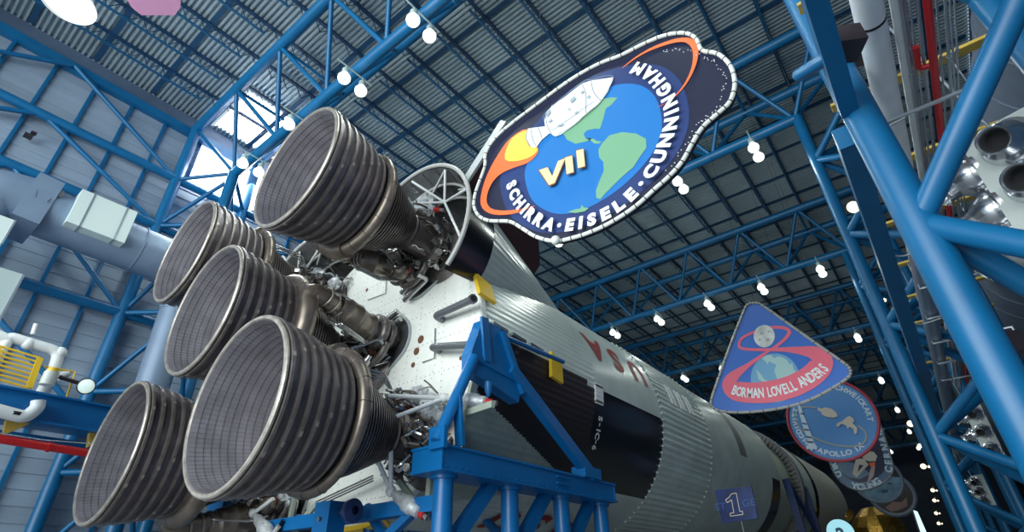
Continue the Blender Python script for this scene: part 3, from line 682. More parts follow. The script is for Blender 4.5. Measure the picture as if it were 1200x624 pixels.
# --- engines
def build_engine():
    root = thing('rocket_engine', 'x', 'engine')
    def P(name, mb, m, label=None, parent=None, **k): return tag(mb.build(name, m, parent or root, **k), label)
    def rad(y):   # outer bell contour
        pts = [(0, 1.86), (.5, 1.79), (1.0, 1.70), (1.5, 1.58), (1.95, 1.47), (2.4, 1.33), (3.0, 1.1), (3.5, .86), (3.9, .65), (4.15, .56), (4.3, .545), (4.7, .56), (5.2, .57)]
        for (a, ra), (b, rb) in zip(pts, pts[1:]):
            if a <= y <= b: return ra + (rb - ra) * (y - a) / (b - a)
        return .57
    P('nozzle_extension', MB().lathe([(y, rad(y)) for y in fr_(0, 1.98, 14)], n=96), bellm, 'ribbed dark bell skirt')
    # lining: shingled inner wall
    mb = MB(); pr_ = []
    for i in range(12):
        y = i * .165; pr_ += [(y, rad(y) - .07), (y + .16, rad(y + .16) - .07 - .012)]
    pr_ += [(2.05, rad(2.05) - .09), (2.6, 1.18), (3.2, .93), (3.8, .6), (4.1, .48), (4.5, .5), (5.0, .52), (5.01, .01)]
    li = P('inner_lining', mb.lathe(pr_, n=96), lining, 'grey shingled inner wall', smooth=15)
    mb = MB()
    for k in range(96):
        a = 2 * pi * k / 96
        mb.beam((1.782 * cos(a), .03, 1.782 * sin(a)), (1.36 * cos(a), 1.98, 1.36 * sin(a)), .005, .005, (cos(a), 0, sin(a)))
    tag(P('lining_seams', mb, mat('lining seam', (.13, .12, .14), .6, .2), parent=li, smooth=0), kind='stuff')
    P('exit_rim', MB().lathe([(0, 1.79), (-.03, 1.81), (-.03, 1.87), (0, 1.90), (.04, 1.90), (.05, 1.865)], n=96), rimm, 'pale worn exit rim')
    for i, y in enumerate((.13, .40, .69, .98, 1.27, 1.56, 1.84)):
        r = rad(y); h = .075
        P('stiffening_ring', MB().lathe([(y - .06, r), (y - .035, r + h), (y + .03, r + h), (y + .06, r - .01)], n=96), hoopm, 'raised hat band')
    mb = MB()
    for y in (.14, .41, .70, .99, 1.28, 1.57):
        for k in range(6):
            a = 2 * pi * (k + .43 * y) / 6; r = rad(y) + .07; mb.box((r * cos(a), y, r * sin(a)), (.03, .06, .1), Matrix.Rotation(-a, 3, 'Y'))
    tag(P('band_clips', mb, rimm, smooth=0), kind='stuff')
    # turbine exhaust manifold wrapping the joint, biggest at the inlet (+x)
    pts = []; rs = []
    for k in range(72):
        a = 2 * pi * k / 72; q = abs(((a + pi) % (2 * pi)) - pi) / pi; r = .255 - .13 * q; rs.append(r)
        R = 1.42 + r * .8; pts.append((R * cos(a), 2.12 + .04 * q, R * sin(a)))
    mf = P('exhaust_manifold', MB().tube(pts, rs, 14, closed=True), ductm, 'tapering bronze ring pipe')
    for k in range(18):
        a = 2 * pi * (k + .5) / 18; q = abs(((a + pi) % (2 * pi)) - pi) / pi; r = .26 - .13 * q; R = 1.42 + (r - .005) * .8
        P('manifold_seam', MB().tube([(((R + (r + .004) * cos(b)) * cos(a)), 2.12 + .04 * q + (r + .004) * sin(b), (R + (r + .004) * cos(b)) * sin(a)) for b in [2 * pi * j / 14 for j in range(14)]], .008, 4, closed=True), dkm, parent=mf)
    # thrust chamber: ribbed tube bundle with bands
    pr_ = []
    y = 2.2
    while y < 3.95: pr_ += [(y, rad(y) + .035), (y + .055, rad(y + .055) + .035), (y + .06, rad(y) - .01), (y + .105, rad(y + .1) - .01)]; y += .11
    pr_ += [(4.0, .66), (4.15, .58), (4.5, .6), (4.9, .62), (4.95, .7), (5.15, .72), (5.2, .62), (5.5, .6), (5.6, .4)]
    P('thrust_chamber', MB().lathe(pr_, n=72), chm, 'dark banded tube-wall chamber', smooth=25)
    P('injector_dome', MB().lathe([(4.95, .72), (5.0, .78), (5.2, .78), (5.3, .66), (5.6, .45), (5.78, .3)], n=40), dkm)
    # heat exchanger and exhaust duct on +x side
    ex = P('exhaust_duct', MB().tube(bend([(1.62 * cos(a), 2.14, 1.62 * sin(a)) for a in fr_(-1.0, -.12, 6)] + [(1.76, 2.2, 0), (1.74, 2.75, 0), (1.55, 3.4, 0)], .22, 4), .30, 20), ductm, 'bronze elbow duct')
    P('exhaust_duct', MB().tube(bend([(1.60 * cos(a), 2.14, 1.60 * sin(a)) for a in fr_(1.0, .12, 6)] + [(1.7, 2.2, 0), (1.7, 2.6, 0)], .22, 4), .27, 20), ductm, 'bronze elbow duct')
    for y in (2.62, 2.95, 3.2): P('duct_clamp', MB().lathe([(-.03, .31), (-.02, .335), (.02, .335), (.03, .31)], (1.78 - .29 * (y - 2.6), y, 0), (-.29, 1, 0), 24), rimm, parent=ex)
    hx = P('heat_exchanger', MB().lathe([(3.0, .3), (3.25, .33), (3.34, .42), (3.7, .44), (3.74, .47), (3.8, .47), (3.84, .44), (4.25, .44), (4.3, .48), (4.38, .48), (4.42, .4), (4.5, .36)], (2.58, .25, 0), (-.3, 1, 0), 32), ductm, 'fat bronze heat exchanger')
    # turbopump
    tp = P('turbopump', MB().lathe([(4.45, .38), (4.5, .5), (4.6, .52), (4.66, .4), (4.8, .42), (4.86, .56), (5.05, .58), (5.12, .44), (5.2, .5), (5.4, .52), (5.5, .4), (5.7, .38)], (1.3, 0, 0), (0, 1, 0), 28), dkm, 'dark turbopump')
    P('volute', MB().tube([(1.3 + .5 * cos(a), 4.95, .5 * sin(a)) for a in [2 * pi * k / 24 for k in range(24)]], [.1 + .07 * k / 24 for k in range(24)], 10, closed=True), dkm, parent=tp)
    P('volute', MB().tube([(1.3 + .46 * cos(a), 5.3, .46 * sin(a)) for a in [2 * pi * k / 24 for k in range(24)]], [.09 + .06 * k / 24 for k in range(24)], 10, closed=True), dkm, parent=tp)
    P('gas_generator', MB().sphere((1.0, 4.5, .72), .27, 16), ductm, 'round bronze gas generator')
    for s in (-1, 1):
        P('propellant_duct', MB().tube(bend([(.75, 4.9, .26 * s + .62), (.75, 5.4, .22 * s + .6), (2.0, 5.5, .2 * s + .42)], .15), .1, 14), silv, 'bright straight duct')
        P('propellant_duct', MB().tube(bend([(1.5, 5.1, .6 * s), (1.1, 5.1, .85 * s), (.55, 5.05, .8 * s), (.3, 5.1, .5 * s)], .3), .13, 14), dkm)
    for k in range(3): P('fuel_line', MB().tube(bend([(1.3 + .05 * k, 3.1 - .12 * k, .42 + .1 * k), (1.5, 3.1 - .12 * k, .75 + .1 * k), (1.48, 3.9, .85 + .09 * k), (1.3, 4.5, .8 + .05 * k)], .12), .028, 8), silv)
    for k in range(3): P('fuel_line', MB().tube(bend([(1.5 + .05 * k, 3.3 - .12 * k, -.45), (1.62, 3.2 - .12 * k, -.75 - .08 * k), (1.45, 4.1, -.85 - .09 * k), (1.2, 4.6, -.6)], .12), .028, 8), silv)
    # many small bent lines, valves and fittings
    rnd = random.Random(11); ms = [silv, dkm, dkm, ductm, silv]
    for k in range(38):
        a = rnd.gauss(.1, .5) if k < 28 else rnd.uniform(0, 6.28); y = rnd.uniform(3.9, 5.6); r = rnd.uniform(.7, 1.1) if k % 2 else rnd.uniform(.8, 1.6)
        pts = [Vector((r * cos(a), y, r * sin(a)))]
        for j in range(4):
            a += rnd.uniform(-.35, .35); y = min(5.7, max(3.5, y + rnd.uniform(-.5, .5))); r = min(1.65, max(.66 if y > 4 else .9, r + rnd.uniform(-.3, .3)))
            pts.append(Vector((r * cos(a), y, r * sin(a))))
        P('small_line', MB().tube(bend(pts, .1, 3), rnd.choice((.016, .022, .03, .045)), 6), ms[k % 5])
    for k in range(34):   # close-packed harness round the injector
        a = rnd.uniform(0, 6.28); y = rnd.uniform(4.3, 5.5); r = rnd.uniform(.68, 1.0); pts = [Vector((r * cos(a), y, r * sin(a)))]
        for j in range(4):
            a += rnd.uniform(-.3, .3); y = min(5.65, max(4.1, y + rnd.uniform(-.4, .4))); r = min(1.15, max(.66, r + rnd.uniform(-.2, .2)))
            pts.append(Vector((r * cos(a), y, r * sin(a))))
        P('small_line', MB().tube(bend(pts, .1, 3), rnd.choice((.02, .03, .045, .07)), 6), ms[(k + 1) % 5])
    for k in range(14):
        a = 6.28 * k / 14 + rnd.uniform(-.1, .1); c = Vector((.86 * cos(a), rnd.uniform(4.6, 5.4), .86 * sin(a))); s = rnd.uniform(.08, .14)
        P('valve', MB().lathe([(-s * 1.5, .01), (-s * 1.5, s), (s * .4, s), (s * .6, s * .5), (s * 1.6, s * .5), (s * 1.6, .01)], c, (rnd.uniform(-1, 1), 1, rnd.uniform(-1, 1)), 12), silv if k % 3 == 0 else dkm)
    for k in range(26):
        a = rnd.gauss(0, .6) if k < 18 else rnd.uniform(0, 6.28); y = rnd.uniform(4.0, 5.6); r = rnd.uniform(.75, 1.3); c = Vector((r * cos(a), y, r * sin(a)))
        d = Vector((rnd.uniform(-1, 1), rnd.uniform(-1, 1), rnd.uniform(-1, 1))).normalized(); s = rnd.uniform(.07, .16)
        if k % 3: mb = MB().lathe([(-s * 1.6, .01), (-s * 1.6, s * .7), (-s * .6, s * .7), (-s * .6, s), (s * .5, s), (s * .5, s * .6), (s * 1.5, s * .6), (s * 1.5, .01)], c, d, 14)
        else: mb = MB().box(c, (s * 1.7, s * 1.2, s * 2), Matrix.Rotation(rnd.random() * 3, 3, d))
        P('valve', mb, copper if k in (4, 9, 14) else (dkm if k % 2 else silv))
    # boot where the engine passes the shield
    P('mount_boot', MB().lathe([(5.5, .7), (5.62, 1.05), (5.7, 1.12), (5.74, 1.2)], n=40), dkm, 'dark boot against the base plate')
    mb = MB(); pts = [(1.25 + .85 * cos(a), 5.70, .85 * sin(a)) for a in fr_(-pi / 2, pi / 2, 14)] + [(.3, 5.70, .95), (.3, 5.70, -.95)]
    P('recess_shade_plate', mb.prism(pts, (0, .05, 0)), mat('shadowy recess', (.05, .05, .055), .7), 'dark plate painted as a shaded opening')  # solid plate; the opening's shade is put into its colour
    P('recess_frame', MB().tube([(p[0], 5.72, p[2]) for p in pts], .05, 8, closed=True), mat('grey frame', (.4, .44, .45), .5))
    return root
nt_m = mat('nozzle lining', (.24, .225, .25), .55, .25, noise=.25, nscale=2)
lining = nt_m
eng = build_engine()
cc = 3.267
specs = [((cc, cc), 207, 'uppermost of the five rocket engines, big ribbed bell hanging clear at the top'),
         ((-cc, cc), 125, 'farthest upper left rocket engine, partly hidden behind the middle one'),
         ((0, 0), 28, 'middle rocket engine, bell between the front one and the far upper left one'),
         ((cc, -cc), 135, 'front rocket engine with the largest looking bell, lower middle'),
         ((-cc, -cc), 262, 'lowest left rocket engine, bell mouth at the bottom left')]
for i, ((x, z), th, lab) in enumerate(specs):
    o = eng if i == 0 else copy_tree(eng)
    o.location = (x, 0, AZ + z); o.rotation_euler = (0, -radians(th), 0)
    tag(o, lab, 'engine', 'rocket engines')
# --- gimbal actuators with white struts
def actuator(label, a, b, c, e):
    """a,b strut feet on the engine, c clevis joint, e tip of the canister"""
    a, b, c, e = map(Vector, (a, b, c, e)); d = (e - c).normalized(); L = (e - c).length
    t = thing('gimbal_actuator', label, 'actuator', c, 'white gimbal actuators')
    part(t, 'strut', MB().cyl(a, c, .06, 12), pipew); part(t, 'strut', MB().cyl(b, c, .06, 12), pipew)
    part(t, 'clevis', MB().sphere(c, .14, 12), pipew)
    part(t, 'canister', MB().lathe([(.05 * L, .08), (.12 * L, .09), (.2 * L, .15), (.4 * L, .17), (.45 * L, .21), (.62 * L, .21), (.66 * L, .16), (.8 * L, .15), (.82 * L, .08)], c, d, 20), insul, 'white canister')
    part(t, 'end_cap', MB().cyl(c + d * .82 * L, c + d * .92 * L, .1, 16), redc, 'red cap')
    part(t, 'end_eye', MB().cyl(c + d * .92 * L, e, .07, 12), rimm)
    return t
y0 = 4.4
actuator('white actuator with red cap sticking out to the right above the blue stand beam', V3(3.6, 3.75, -2.35), V3(3.75, 3.75, -3.0), at(521, 467, 'y', 5.0), at(582, 473, 'y', 5.25))
actuator('white actuator with red cap pointing down behind the first stand post', V3(3.3, 3.9, -3.95), V3(3.75, 3.9, -3.75), at(458, 576, 'y', y0), at(501, 608, 'y', y0 + .1))
actuator('crumpled white actuator hanging under the front bell at the bottom', at(285, 590, 'y', 4.2), at(320, 585, 'y', 4.2), at(297, 602, 'y', 4.2), at(325, 640, 'y', 4.2))
actuator('white actuator under the top fairing ring', at(440, 252, 'y', 4.2), at(448, 268, 'y', 4.2), at(462, 243, 'y', 4.5), at(521, 247, 'y', 4.8))
# foil wrapped lumps round the engine mounts
for i, (px, py, yy, s) in enumerate(((500, 240, 5.0, .42), (480, 232, 5.0, .3), (372, 323, 5.0, .35), (392, 333, 5.2, .3), (463, 283, 5.1, .25), (500, 478, 5.2, .42), (490, 465, 5.3, .35), (508, 490, 5.2, .38), (478, 470, 5.1, .3), (335, 583, 5.0, .35))):
    c = at(px, py, 'y', yy); mb = MB(); mb.sphere(c, s, 18, (1, .7, .8))
    rn = random.Random(i); mb.v = [tuple(Vector(v) + (Vector(v) - c) * rn.uniform(-.22, .28)) for v in mb.v]
    part(rk, 'insulation_wrap', mb, insul, 'crumpled silver foil wrap', smooth=20)
# green support frame left where the fairing is missing
t = thing('support_frame', 'pale green strut frame at the base edge beside the white actuators', 'frame', V3(5, 5.6, -3))
for a, b in ((cyp(5.8, -20), at(545, 485, 'y', 4.9)), (at(545, 485, 'y', 4.9), at(578, 474, 'y', 4.6)), (at(545, 485, 'y', 4.9), at(538, 520, 'y', 5)), (at(505, 555, 'y', 4.9), at(500, 602, 'y', 4.6)), (at(455, 545, 'y', 5.2), at(497, 605, 'y', 4.6)), (cyp(5.8, -62), at(500, 602, 'y', 4.6))):
    part(t, 'angle_strut', MB().beam(a, b, .16, .1, (0, 1, 0)), mat('primer green strut', (.33, .38, .32), .5), smooth=0)
t = thing('support_frame', 'pale green strut frame low under the front bell at the bottom', 'frame', V3(1, 5.4, -5))
for a, b in ((at(345, 585, 'y', 5.0), at(335, 630, 'y', 5.0)), (at(372, 590, 'y', 5.0), at(345, 625, 'y', 5.0)), (at(362, 600, 'y', 5.0), at(342, 630, 'y', 4.8))):
    part(t, 'angle_strut', MB().beam(a, b, .14, .1, (0, 1, 0)), mat('primer green strut', (.33, .38, .32), .5), smooth=0)
# cable bundle between bell and plate
t = thing('cable_tray', 'thin dark cable tray across the white base plate under the front engine', 'tray', at(400, 575, 'y', 5.5))
for k in range(3): part(t, 'cable', MB().cyl(at(372, 588 + 3 * k, 'y', 5.3), at(437, 558 + 3 * k, 'y', 5.3), .025, 8), greyt if k % 2 else dkm)
# --- blue cradle stands
def stand(sx, label):
    X0, X1 = 4.5 * sx, 5.5 * sx
    t = thing('rocket_stand', label, 'stand', (5 * sx, 8, 0), None)
    zt, zb = 4.45, 3.92; xm = 5 * sx
    mb = MB().box((xm, 8.1, zt), (1.06, 8.35, .06)).box((xm, 8.1, zb), (1.06, 8.35, .06))
    for x in (X1 - .05 * sx, X0 + .05 * sx): mb.box((x, 8.1, (zt + zb) / 2), (.05, 8.2, .5))
    for y in (3.98, 12.2): mb.box((xm, y, (zt + zb) / 2), (1.0, .05, .5))
    part(t, 'main_beam', mb, steel2, smooth=0)
    mb = MB()
    for k in range(34): mb.cyl((X1 - .02 * sx, 4.1 + k * .24, zb + .07), (X1 + .02 * sx, 4.1 + k * .24, zb + .07), .018, 6)
    part(t, 'bolts', mb, steel2, kind='stuff')
    for y in (4.54, 7.07, 9.59, 11.95):
        r = .24
        p = part(t, 'post', MB().cyl((xm, y, 0), (xm, y, zb), r, 28), steel2)
        part(t, 'post_collar', MB().cyl((xm, y, zb - .12), (xm, y, zb), r + .09, 28), steel2, parent=p)
        part(t, 'base_plate', MB().box((xm, y, .03), (.9, .9, .06)), steel2, parent=p, smooth=0)
    for y in (4.54, 7.07, 9.59):
        part(t, 'knee_brace', MB().beam((xm - .1 * sx, y + 1.9, zb), (xm - .1 * sx, y + .15, 2.2), .3, .3, (1, 0, 0)), steel2, smooth=0)
        part(t, 'cross_brace', MB().cyl((xm, y, 1.0), (xm - 3.4 * sx, y + .5, zb - .4), .15, 14), steel2)
    # A-frame up to the rocket's side
    xf = 5.5 * sx
    bp = [(xf, 4.9, 6.45), (xf, 4.88, 7.0), (xf, 5.35, 8.15), (xf, 6.15, 8.2), (xf, 7.1, 6.75), (xf, 6.95, 6.1), (xf, 6.2, 6.25)]
    br = part(t, 'side_bracket', MB().prism(bp, (-.35 * sx, 0, 0)), steel2, 'bolted gusset bracket', smooth=0)
    part(t, 'bracket_flange', MB().beam((xf + .05 * sx, 5.35, 8.2), (xf + .05 * sx, 5.5, 6.9), .08, .3, (0, 1, 0)), steel2, parent=br, smooth=0)
    part(t, 'bracket_flange', MB().beam((xf + .02 * sx, 4.85, 6.95), (xf + .02 * sx, 6.9, 6.75), .2, .06, (1, 0, 0)), steel2, parent=br, smooth=0)
    part(t, 'lug', MB().lathe([(0, .12), (.25, .1), (.4, .03)], (xf, 5.6, 6.35), (0, 0, -1), 14), steel2, parent=br)
    part(t, 'leg_tube', MB().cyl((xf, 5.0, 6.9), (xf - .1 * sx, 3.85, 4.5), .15, 20), steel2)
    part(t, 'leg_foot', MB().box((xf - .1 * sx, 3.9, 4.6), (.5, .12, .5)).beam((xf, 4.4, 5.7), (xf, 4.55, 4.5), .1, .24, (1, 0, 0)), steel2, smooth=0)
    part(t, 'leg_box', MB().beam((xf, 6.55, 7.0), (xf, 10.7, 4.55), .28, .36, (0, 0, 1)), steel2, smooth=0)
    part(t, 'leg_box', MB().beam((xf - .02 * sx, 6.15, 8.05), (xf - .02 * sx, 7.1, 6.4), .3, .2, (0, 0, 1)), steel2, smooth=0)
    part(t, 'leg_foot', MB().box((xf - .1 * sx, 10.6, 4.62), (.5, 1.0, .32)), steel2, smooth=0)
    part(t, 'top_strut', MB().cyl((xf, 6.4, 7.95), (xf - .1 * sx, 9.7, 8.15), .075, 14), steel2)
    part(t, 'clamp_plates', MB().box((X1 + .04 * sx, 9.0, 4.3), (.05, .75, .04)).box((X1 + .04 * sx, 9.0, 4.12), (.05, .75, .04)), steel2, smooth=0)
    return t
stand(1, 'blue steel cradle stand with four round posts under the near side of the rocket')
stand(-1, 'blue steel cradle stand under the far side of the rocket, glimpsed below the bells')
t = thing('jack_box', 'small blue boxy motor unit with round drum in front of the white base plate', 'motor', at(385, 640, 'y', 3.5))
a = at(385, 615, 'y', 3.6)
part(t, 'box', MB().box(a, (.62, .5, 1.0)), steel2, smooth=0)
part(t, 'drum', MB().cyl(a + Vector((.3, .1, .25)), a + Vector((.75, .1, .25)), .1, 14).lathe([(0, .1), (.05, .26), (.22, .28), (.26, .1)], a + Vector((.6, .1, .25)), (1, 0, 0), 20), mat('dark blue drum', (.02, .04, .13), .4))
part(t, 'face_knob', MB().cyl(a + Vector((0, -.25, .1)), a + Vector((0, -.32, .1)), .05, 12), greyt)
t = thing('transverse_beam', 'blue cross beam low behind the first stand post at the bottom', 'beam', (2, 4.6, 3.0))
part(t, 'beam', MB().box((1.2, 4.6, 3.3), (7.2, .4, .35)), steel2, smooth=0)
part(t, 'web', MB().beam((4.4, 4.55, 3.4), (2.6, 4.55, 2.4), .2, .2), steel2, smooth=0)
# --- second stage beyond
s2 = thing('rocket_second_stage', 'pale second stage cylinder beyond the first, lower right', 'rocket', (0, 46, AZ - RR))
part(s2, 'thrust_cone', MB().lathe([(42.2, 1.5), (42.2, 3.2), (44.5, 4.2), (46.5, 4.85)], (0, 0, AZ), n=64), mat('pale green skin', (.42, .47, .40), .4))
part(s2, 'aft_skirt', MB().lathe([(45.6, RR - .5), (45.6, RR), (50.8, RR)], (0, 0, AZ), n=96), whiteg)
part(s2, 'aft_ring', MB().lathe([(45.2, RR - .35), (45.2, RR + .12), (45.8, RR + .12), (45.8, RR)], (0, 0, AZ), n=96), greyt)
mb = MB()
for k in range(90):
    th = 4 * k; mb.box(cyp(45.15, th, RR - .3), (.5, .12, .14), Matrix.Rotation(-radians(th), 3, 'Y'))
part(s2, 'ring_teeth', mb, dkm, kind='stuff', smooth=0)
part(s2, 'tank_skin', MB().lathe([(50.8, RR), (51, RR + .02), (66, RR + .02)], (0, 0, AZ), n=96), mat('warm white skin', (.60, .62, .56), .3))
part(s2, 'black_ring', MB().lathe([(50.0, RR + .01), (50.1, RR + .03), (51.2, RR + .03), (51.3, RR + .01)], (0, 0, AZ), n=96), black)
t = thing('rocket_stand', 'dark blue frame stand between the first and second rocket stages', 'stand', (4, 42, 0))
for sx in (1, -1):
    for y in (41, 46.5): part(t, 'post', MB().beam((5.2 * sx, y, 0), (4.9 * sx, y, 8.0), .5, .35, (0, 1, 0)), mat('navy stand', (.01, .04, .15), .4), smooth=0)
    part(t, 'brace', MB().beam((5.2 * sx, 46, 4.0), (4.9 * sx, 41.3, 8.0), .25, .25, (1, 0, 0)), mat('navy stand', (.01, .04, .15)), smooth=0)
# ================================================================== HANGING MISSION PATCHES
def W(px, py, y): return at(px, py, 'y', y)
class Art:
    """thin layers of painted sheet on the aft face of a board"""
    def __init__(s, root, y, f=None): s.root = root; s.y = y; s.k = 0; s.f = f or (lambda a, b: (a, b))
    def P(s, p, dy): q = s.f(*p); return W(q[0], q[1], s.y) + Vector((0, dy, 0))
    def poly(s, name, pts, m, label=None):
        s.k += 1; dy = -.004 * s.k
        return part(s.root, name, MB().prism([s.P(p, dy) for p in pts], (0, -.002, 0)), m, label, smooth=0, tri=True)
    def stroke(s, name, pts, wds, m, closed=False, label=None):
        s.k += 1; dy = -.004 * s.k; Q = [s.P(p, dy) for p in smooth_pts(pts, closed)]; n = len(Q); mb = MB(); vs = []
        ws = wds if isinstance(wds, (list, tuple)) else [wds] * n
        if len(ws) != n: ws = [ws[min(len(ws) - 1, int(i * (len(ws) - 1) / max(1, n - 1)))] * (1 - ((i * (len(ws) - 1) / max(1, n - 1)) % 1)) + ws[min(len(ws) - 1, int(i * (len(ws) - 1) / max(1, n - 1)) + 1)] * ((i * (len(ws) - 1) / max(1, n - 1)) % 1) for i in range(n)]
        for i in range(n):
            a = Q[(i - 1) % n] if (i or closed) else Q[i]; b = Q[(i + 1) % n] if (i < n - 1 or closed) else Q[i]
            d = (b - a).normalized(); nn = Vector((-d.z, -.0, d.x)); Q[i].y -= .0030 * i / n; vs += [Q[i] + nn * ws[i] / 2, Q[i] - nn * ws[i] / 2]
        mb.add(vs, [(2 * i, 2 * i + 1, (2 * i + 3) % (2 * n), (2 * i + 2) % (2 * n)) for i in range(n if closed else n - 1)])
        return part(s.root, name, mb, m, label, smooth=0)
    def text_path(s, txt, pts, h, m, sx=1, flip=1, bold=.045, name='lettering', label=None):
        """characters spread evenly along the path, tops to the left of travel"""
        s.k += 1; dy = -.004 * s.k; Q = [s.P(p, dy) for p in smooth_pts(pts, False)]
        L = [0]
        for a, b in zip(Q, Q[1:]): L.append(L[-1] + (b - a).length)
        adv = {'I': .6, 'N': 1.1, 'G': 1.1, 'H': 1.1, 'E': .92, 'L': .88, 'S': .92, ' ': .6, '.': .6, 'M': 1.2, 'W': 1.25, '*': .7}
        ws = [adv.get(c, 1) for c in txt]; tot = sum(ws); u = 0; mb = MB()
        for c, wd in zip(txt, ws):
            t = (u + wd / 2) / tot * L[-1]; u += wd
            if c == ' ': continue
            i = max(j for j in range(len(L)) if L[j] <= t + 1e-9); i = min(i, len(Q) - 2); f_ = (t - L[i]) / max(1e-9, L[i + 1] - L[i])
            p = Q[i].lerp(Q[i + 1], f_); r = (Q[i + 1] - Q[i]).normalized(); up = Vector((-r.z, 0, r.x))
            if c == '*': mb.lathe([(0, h * .17), (-.003, h * .17), (-.004, .001)], p, (0, 1, 0), 14)
            else: flat_text(mb, c, p, r, up, h, sx, bold)
        return part(s.root, name, mb, m, label, smooth=0)
def smooth_pts(pts, closed, sub=5):
    if len(pts) < 3: return pts
    out = []; n = len(pts)
    for i in range(n if closed else n - 1):
        g = (lambda k: pts[k % n]) if closed else (lambda k: pts[max(0, min(n - 1, k))])
        a, b, c, d = g(i - 1), g(i), g(i + 1), g(i + 2)
        for j in range(sub):
            t = j / sub
            out.append(tuple(.5 * (2 * b[q] + (c[q] - a[q]) * t + (2 * a[q] - 5 * b[q] + 4 * c[q] - d[q]) * t * t + (3 * b[q] - a[q] - 3 * c[q] + d[q]) * t ** 3) for q in (0, 1)))
    if not closed: out.append(pts[-1])
    return out
def board(root, outline, y, m, edge_m, tube_r, thick=.14, tube_m=None, name='board'):
    Q = [W(px, py, y) for px, py in outline]
    part(root, name, MB().prism([q + Vector((0, .001, 0)) for q in Q], (0, thick, 0)), m, smooth=0, tri=True)
    if tube_r:
        part(root, 'edge_tube', MB().tube([q + Vector((0, -tube_r * .6, 0)) for q in Q], tube_r, 8, closed=True), tube_m)
        mb = MB(); step = 2
        for i in range(0, len(Q), step):
            a = Q[i]; d = (Q[(i + 1) % len(Q)] - Q[i - 1]).normalized(); mb.cyl(a - d * .012 + Vector((0, -tube_r * .6, 0)), a + d * .012 + Vector((0, -tube_r * .6, 0)), tube_r * 1.12, 8)
        part(root, 'tube_ties', mb, edge_m, 'dark ties round the edge tube', kind='stuff')
def hang(root, pts, y):
    for p in pts:
        a = W(*p, y) + Vector((0, .07, 0)); part(root, 'hanging_wire', MB().cyl(a, (a.x, a.y, ROOF), .006, 6), hole)
navyd = mat('patch dark navy', (.007, .009, .035), .4); navy = mat('patch navy ring', (.014, .035, .15), .4)
pblue = mat('patch bright blue', (.010, .165, .50), .4); pgreen = mat('patch green land', (.17, .38, .23), .45)
orange = mat('patch orange flame', (.92, .16, .04), .45); yel = mat('patch yellow flame', (.85, .60, .07), .45)
cream = mat('patch cream lettering', (.86, .66, .36), .45); pwhite = mat('patch white', (.84, .88, .90), .4); pline = mat('patch line grey', (.16, .2, .26), .5)
tubew = mat('translucent edge tube', (.74, .77, .72), .35); tied = mat('edge tie', (.03, .03, .03), .6)
# --- patch one
Y1 = CAM.y + 9.0
f1 = lambda x, y: (x / 2.4 + 550, y / 2.4 + 30)
t = thing('mission_patch', 'largest hanging mission patch, blue globe with white spacecraft and VII', 'sign', W(710, 285, Y1), 'mission patches')
out1 = [(15, 510), (20, 470), (45, 400), (48, 362), (75, 318), (130, 270), (190, 225), (250, 180), (310, 140), (370, 108), (430, 85), (500, 50), (560, 28), (610, 24), (640, 40), (656, 72), (700, 82), (735, 115), (748, 165), (735, 215), (700, 250), (658, 288), (628, 335), (600, 385), (565, 425), (520, 465), (470, 510), (410, 550), (350, 580), (290, 600), (240, 608), (190, 596), (150, 572), (115, 553), (60, 551), (30, 538)]
o1 = [f1(*p) for p in smooth_pts(out1, True, 4)]
board(t, o1, Y1, navyd, tied, .05, tube_m=tubew)
A = Art(t, Y1, f1)
blue1 = smooth_pts([(157, 430), (163, 390), (190, 345), (225, 300), (265, 255), (310, 215), (365, 183), (430, 165), (485, 170), (522, 200), (540, 250), (540, 300), (520, 352), (480, 405), (430, 453), (370, 495), (310, 522), (258, 531), (212, 519), (175, 488)], True, 4)
cx1, cy1 = 352, 352
A.poly('navy_ring', [(cx1 + (x - cx1) * 1.36 + (8 if x > cx1 else 0), cy1 + (y - cy1) * 1.3) for x, y in blue1], navy)
A.poly('blue_globe', blue1, pblue)
A.poly('green_land', [(262, 300), (275, 322), (300, 334), (330, 327), (348, 318), (360, 326), (374, 327), (366, 333), (352, 333), (342, 324), (328, 318), (322, 306), (332, 296), (355, 291), (368, 292), (378, 262), (385, 234), (398, 226), (418, 204), (400, 203), (370, 208), (320, 245), (285, 280)], pgreen)
A.poly('green_land', [(375, 332), (395, 310), (430, 301), (470, 305), (498, 320), (499, 345), (480, 372), (462, 400), (445, 414), (425, 432), (402, 455), (382, 475), (370, 490), (358, 486), (357, 466), (366, 440), (379, 410), (378, 385), (366, 372), (364, 350)], pgreen)
A.poly('green_land', [(278, 526), (300, 518), (314, 516), (318, 505), (323, 513), (337, 515), (326, 524), (300, 529)], pgreen)
A.poly('orange_flame', smooth_pts([(166, 293), (118, 318), (85, 360), (52, 420), (34, 480), (38, 515), (70, 533), (120, 532), (160, 520), (187, 508), (150, 516), (100, 522), (62, 515), (50, 490), (62, 450), (88, 420), (125, 402), (165, 388), (190, 366), (194, 345)], True, 3), orange)
A.poly('yellow_flame', smooth_pts([(165, 296), (130, 312), (112, 335), (102, 378), (140, 382), (178, 368), (194, 348), (172, 342), (162, 322)], True, 3), yel)
A.stroke('orange_orbit', [(432, 122), (470, 92), (520, 65), (580, 45), (618, 45), (637, 68), (633, 115), (608, 168), (570, 210), (532, 232)], [.015, .05, .09, .12, .13, .15, .13, .08, .05, .02, .012], orange)
A.poly('white_spacecraft', [(213, 270), (218, 248), (234, 228), (275, 200), (318, 166), (345, 157), (408, 148), (392, 188), (372, 216), (360, 228), (330, 252), (300, 280), (262, 308), (245, 315), (228, 305), (216, 290)], pwhite, 'white spacecraft')
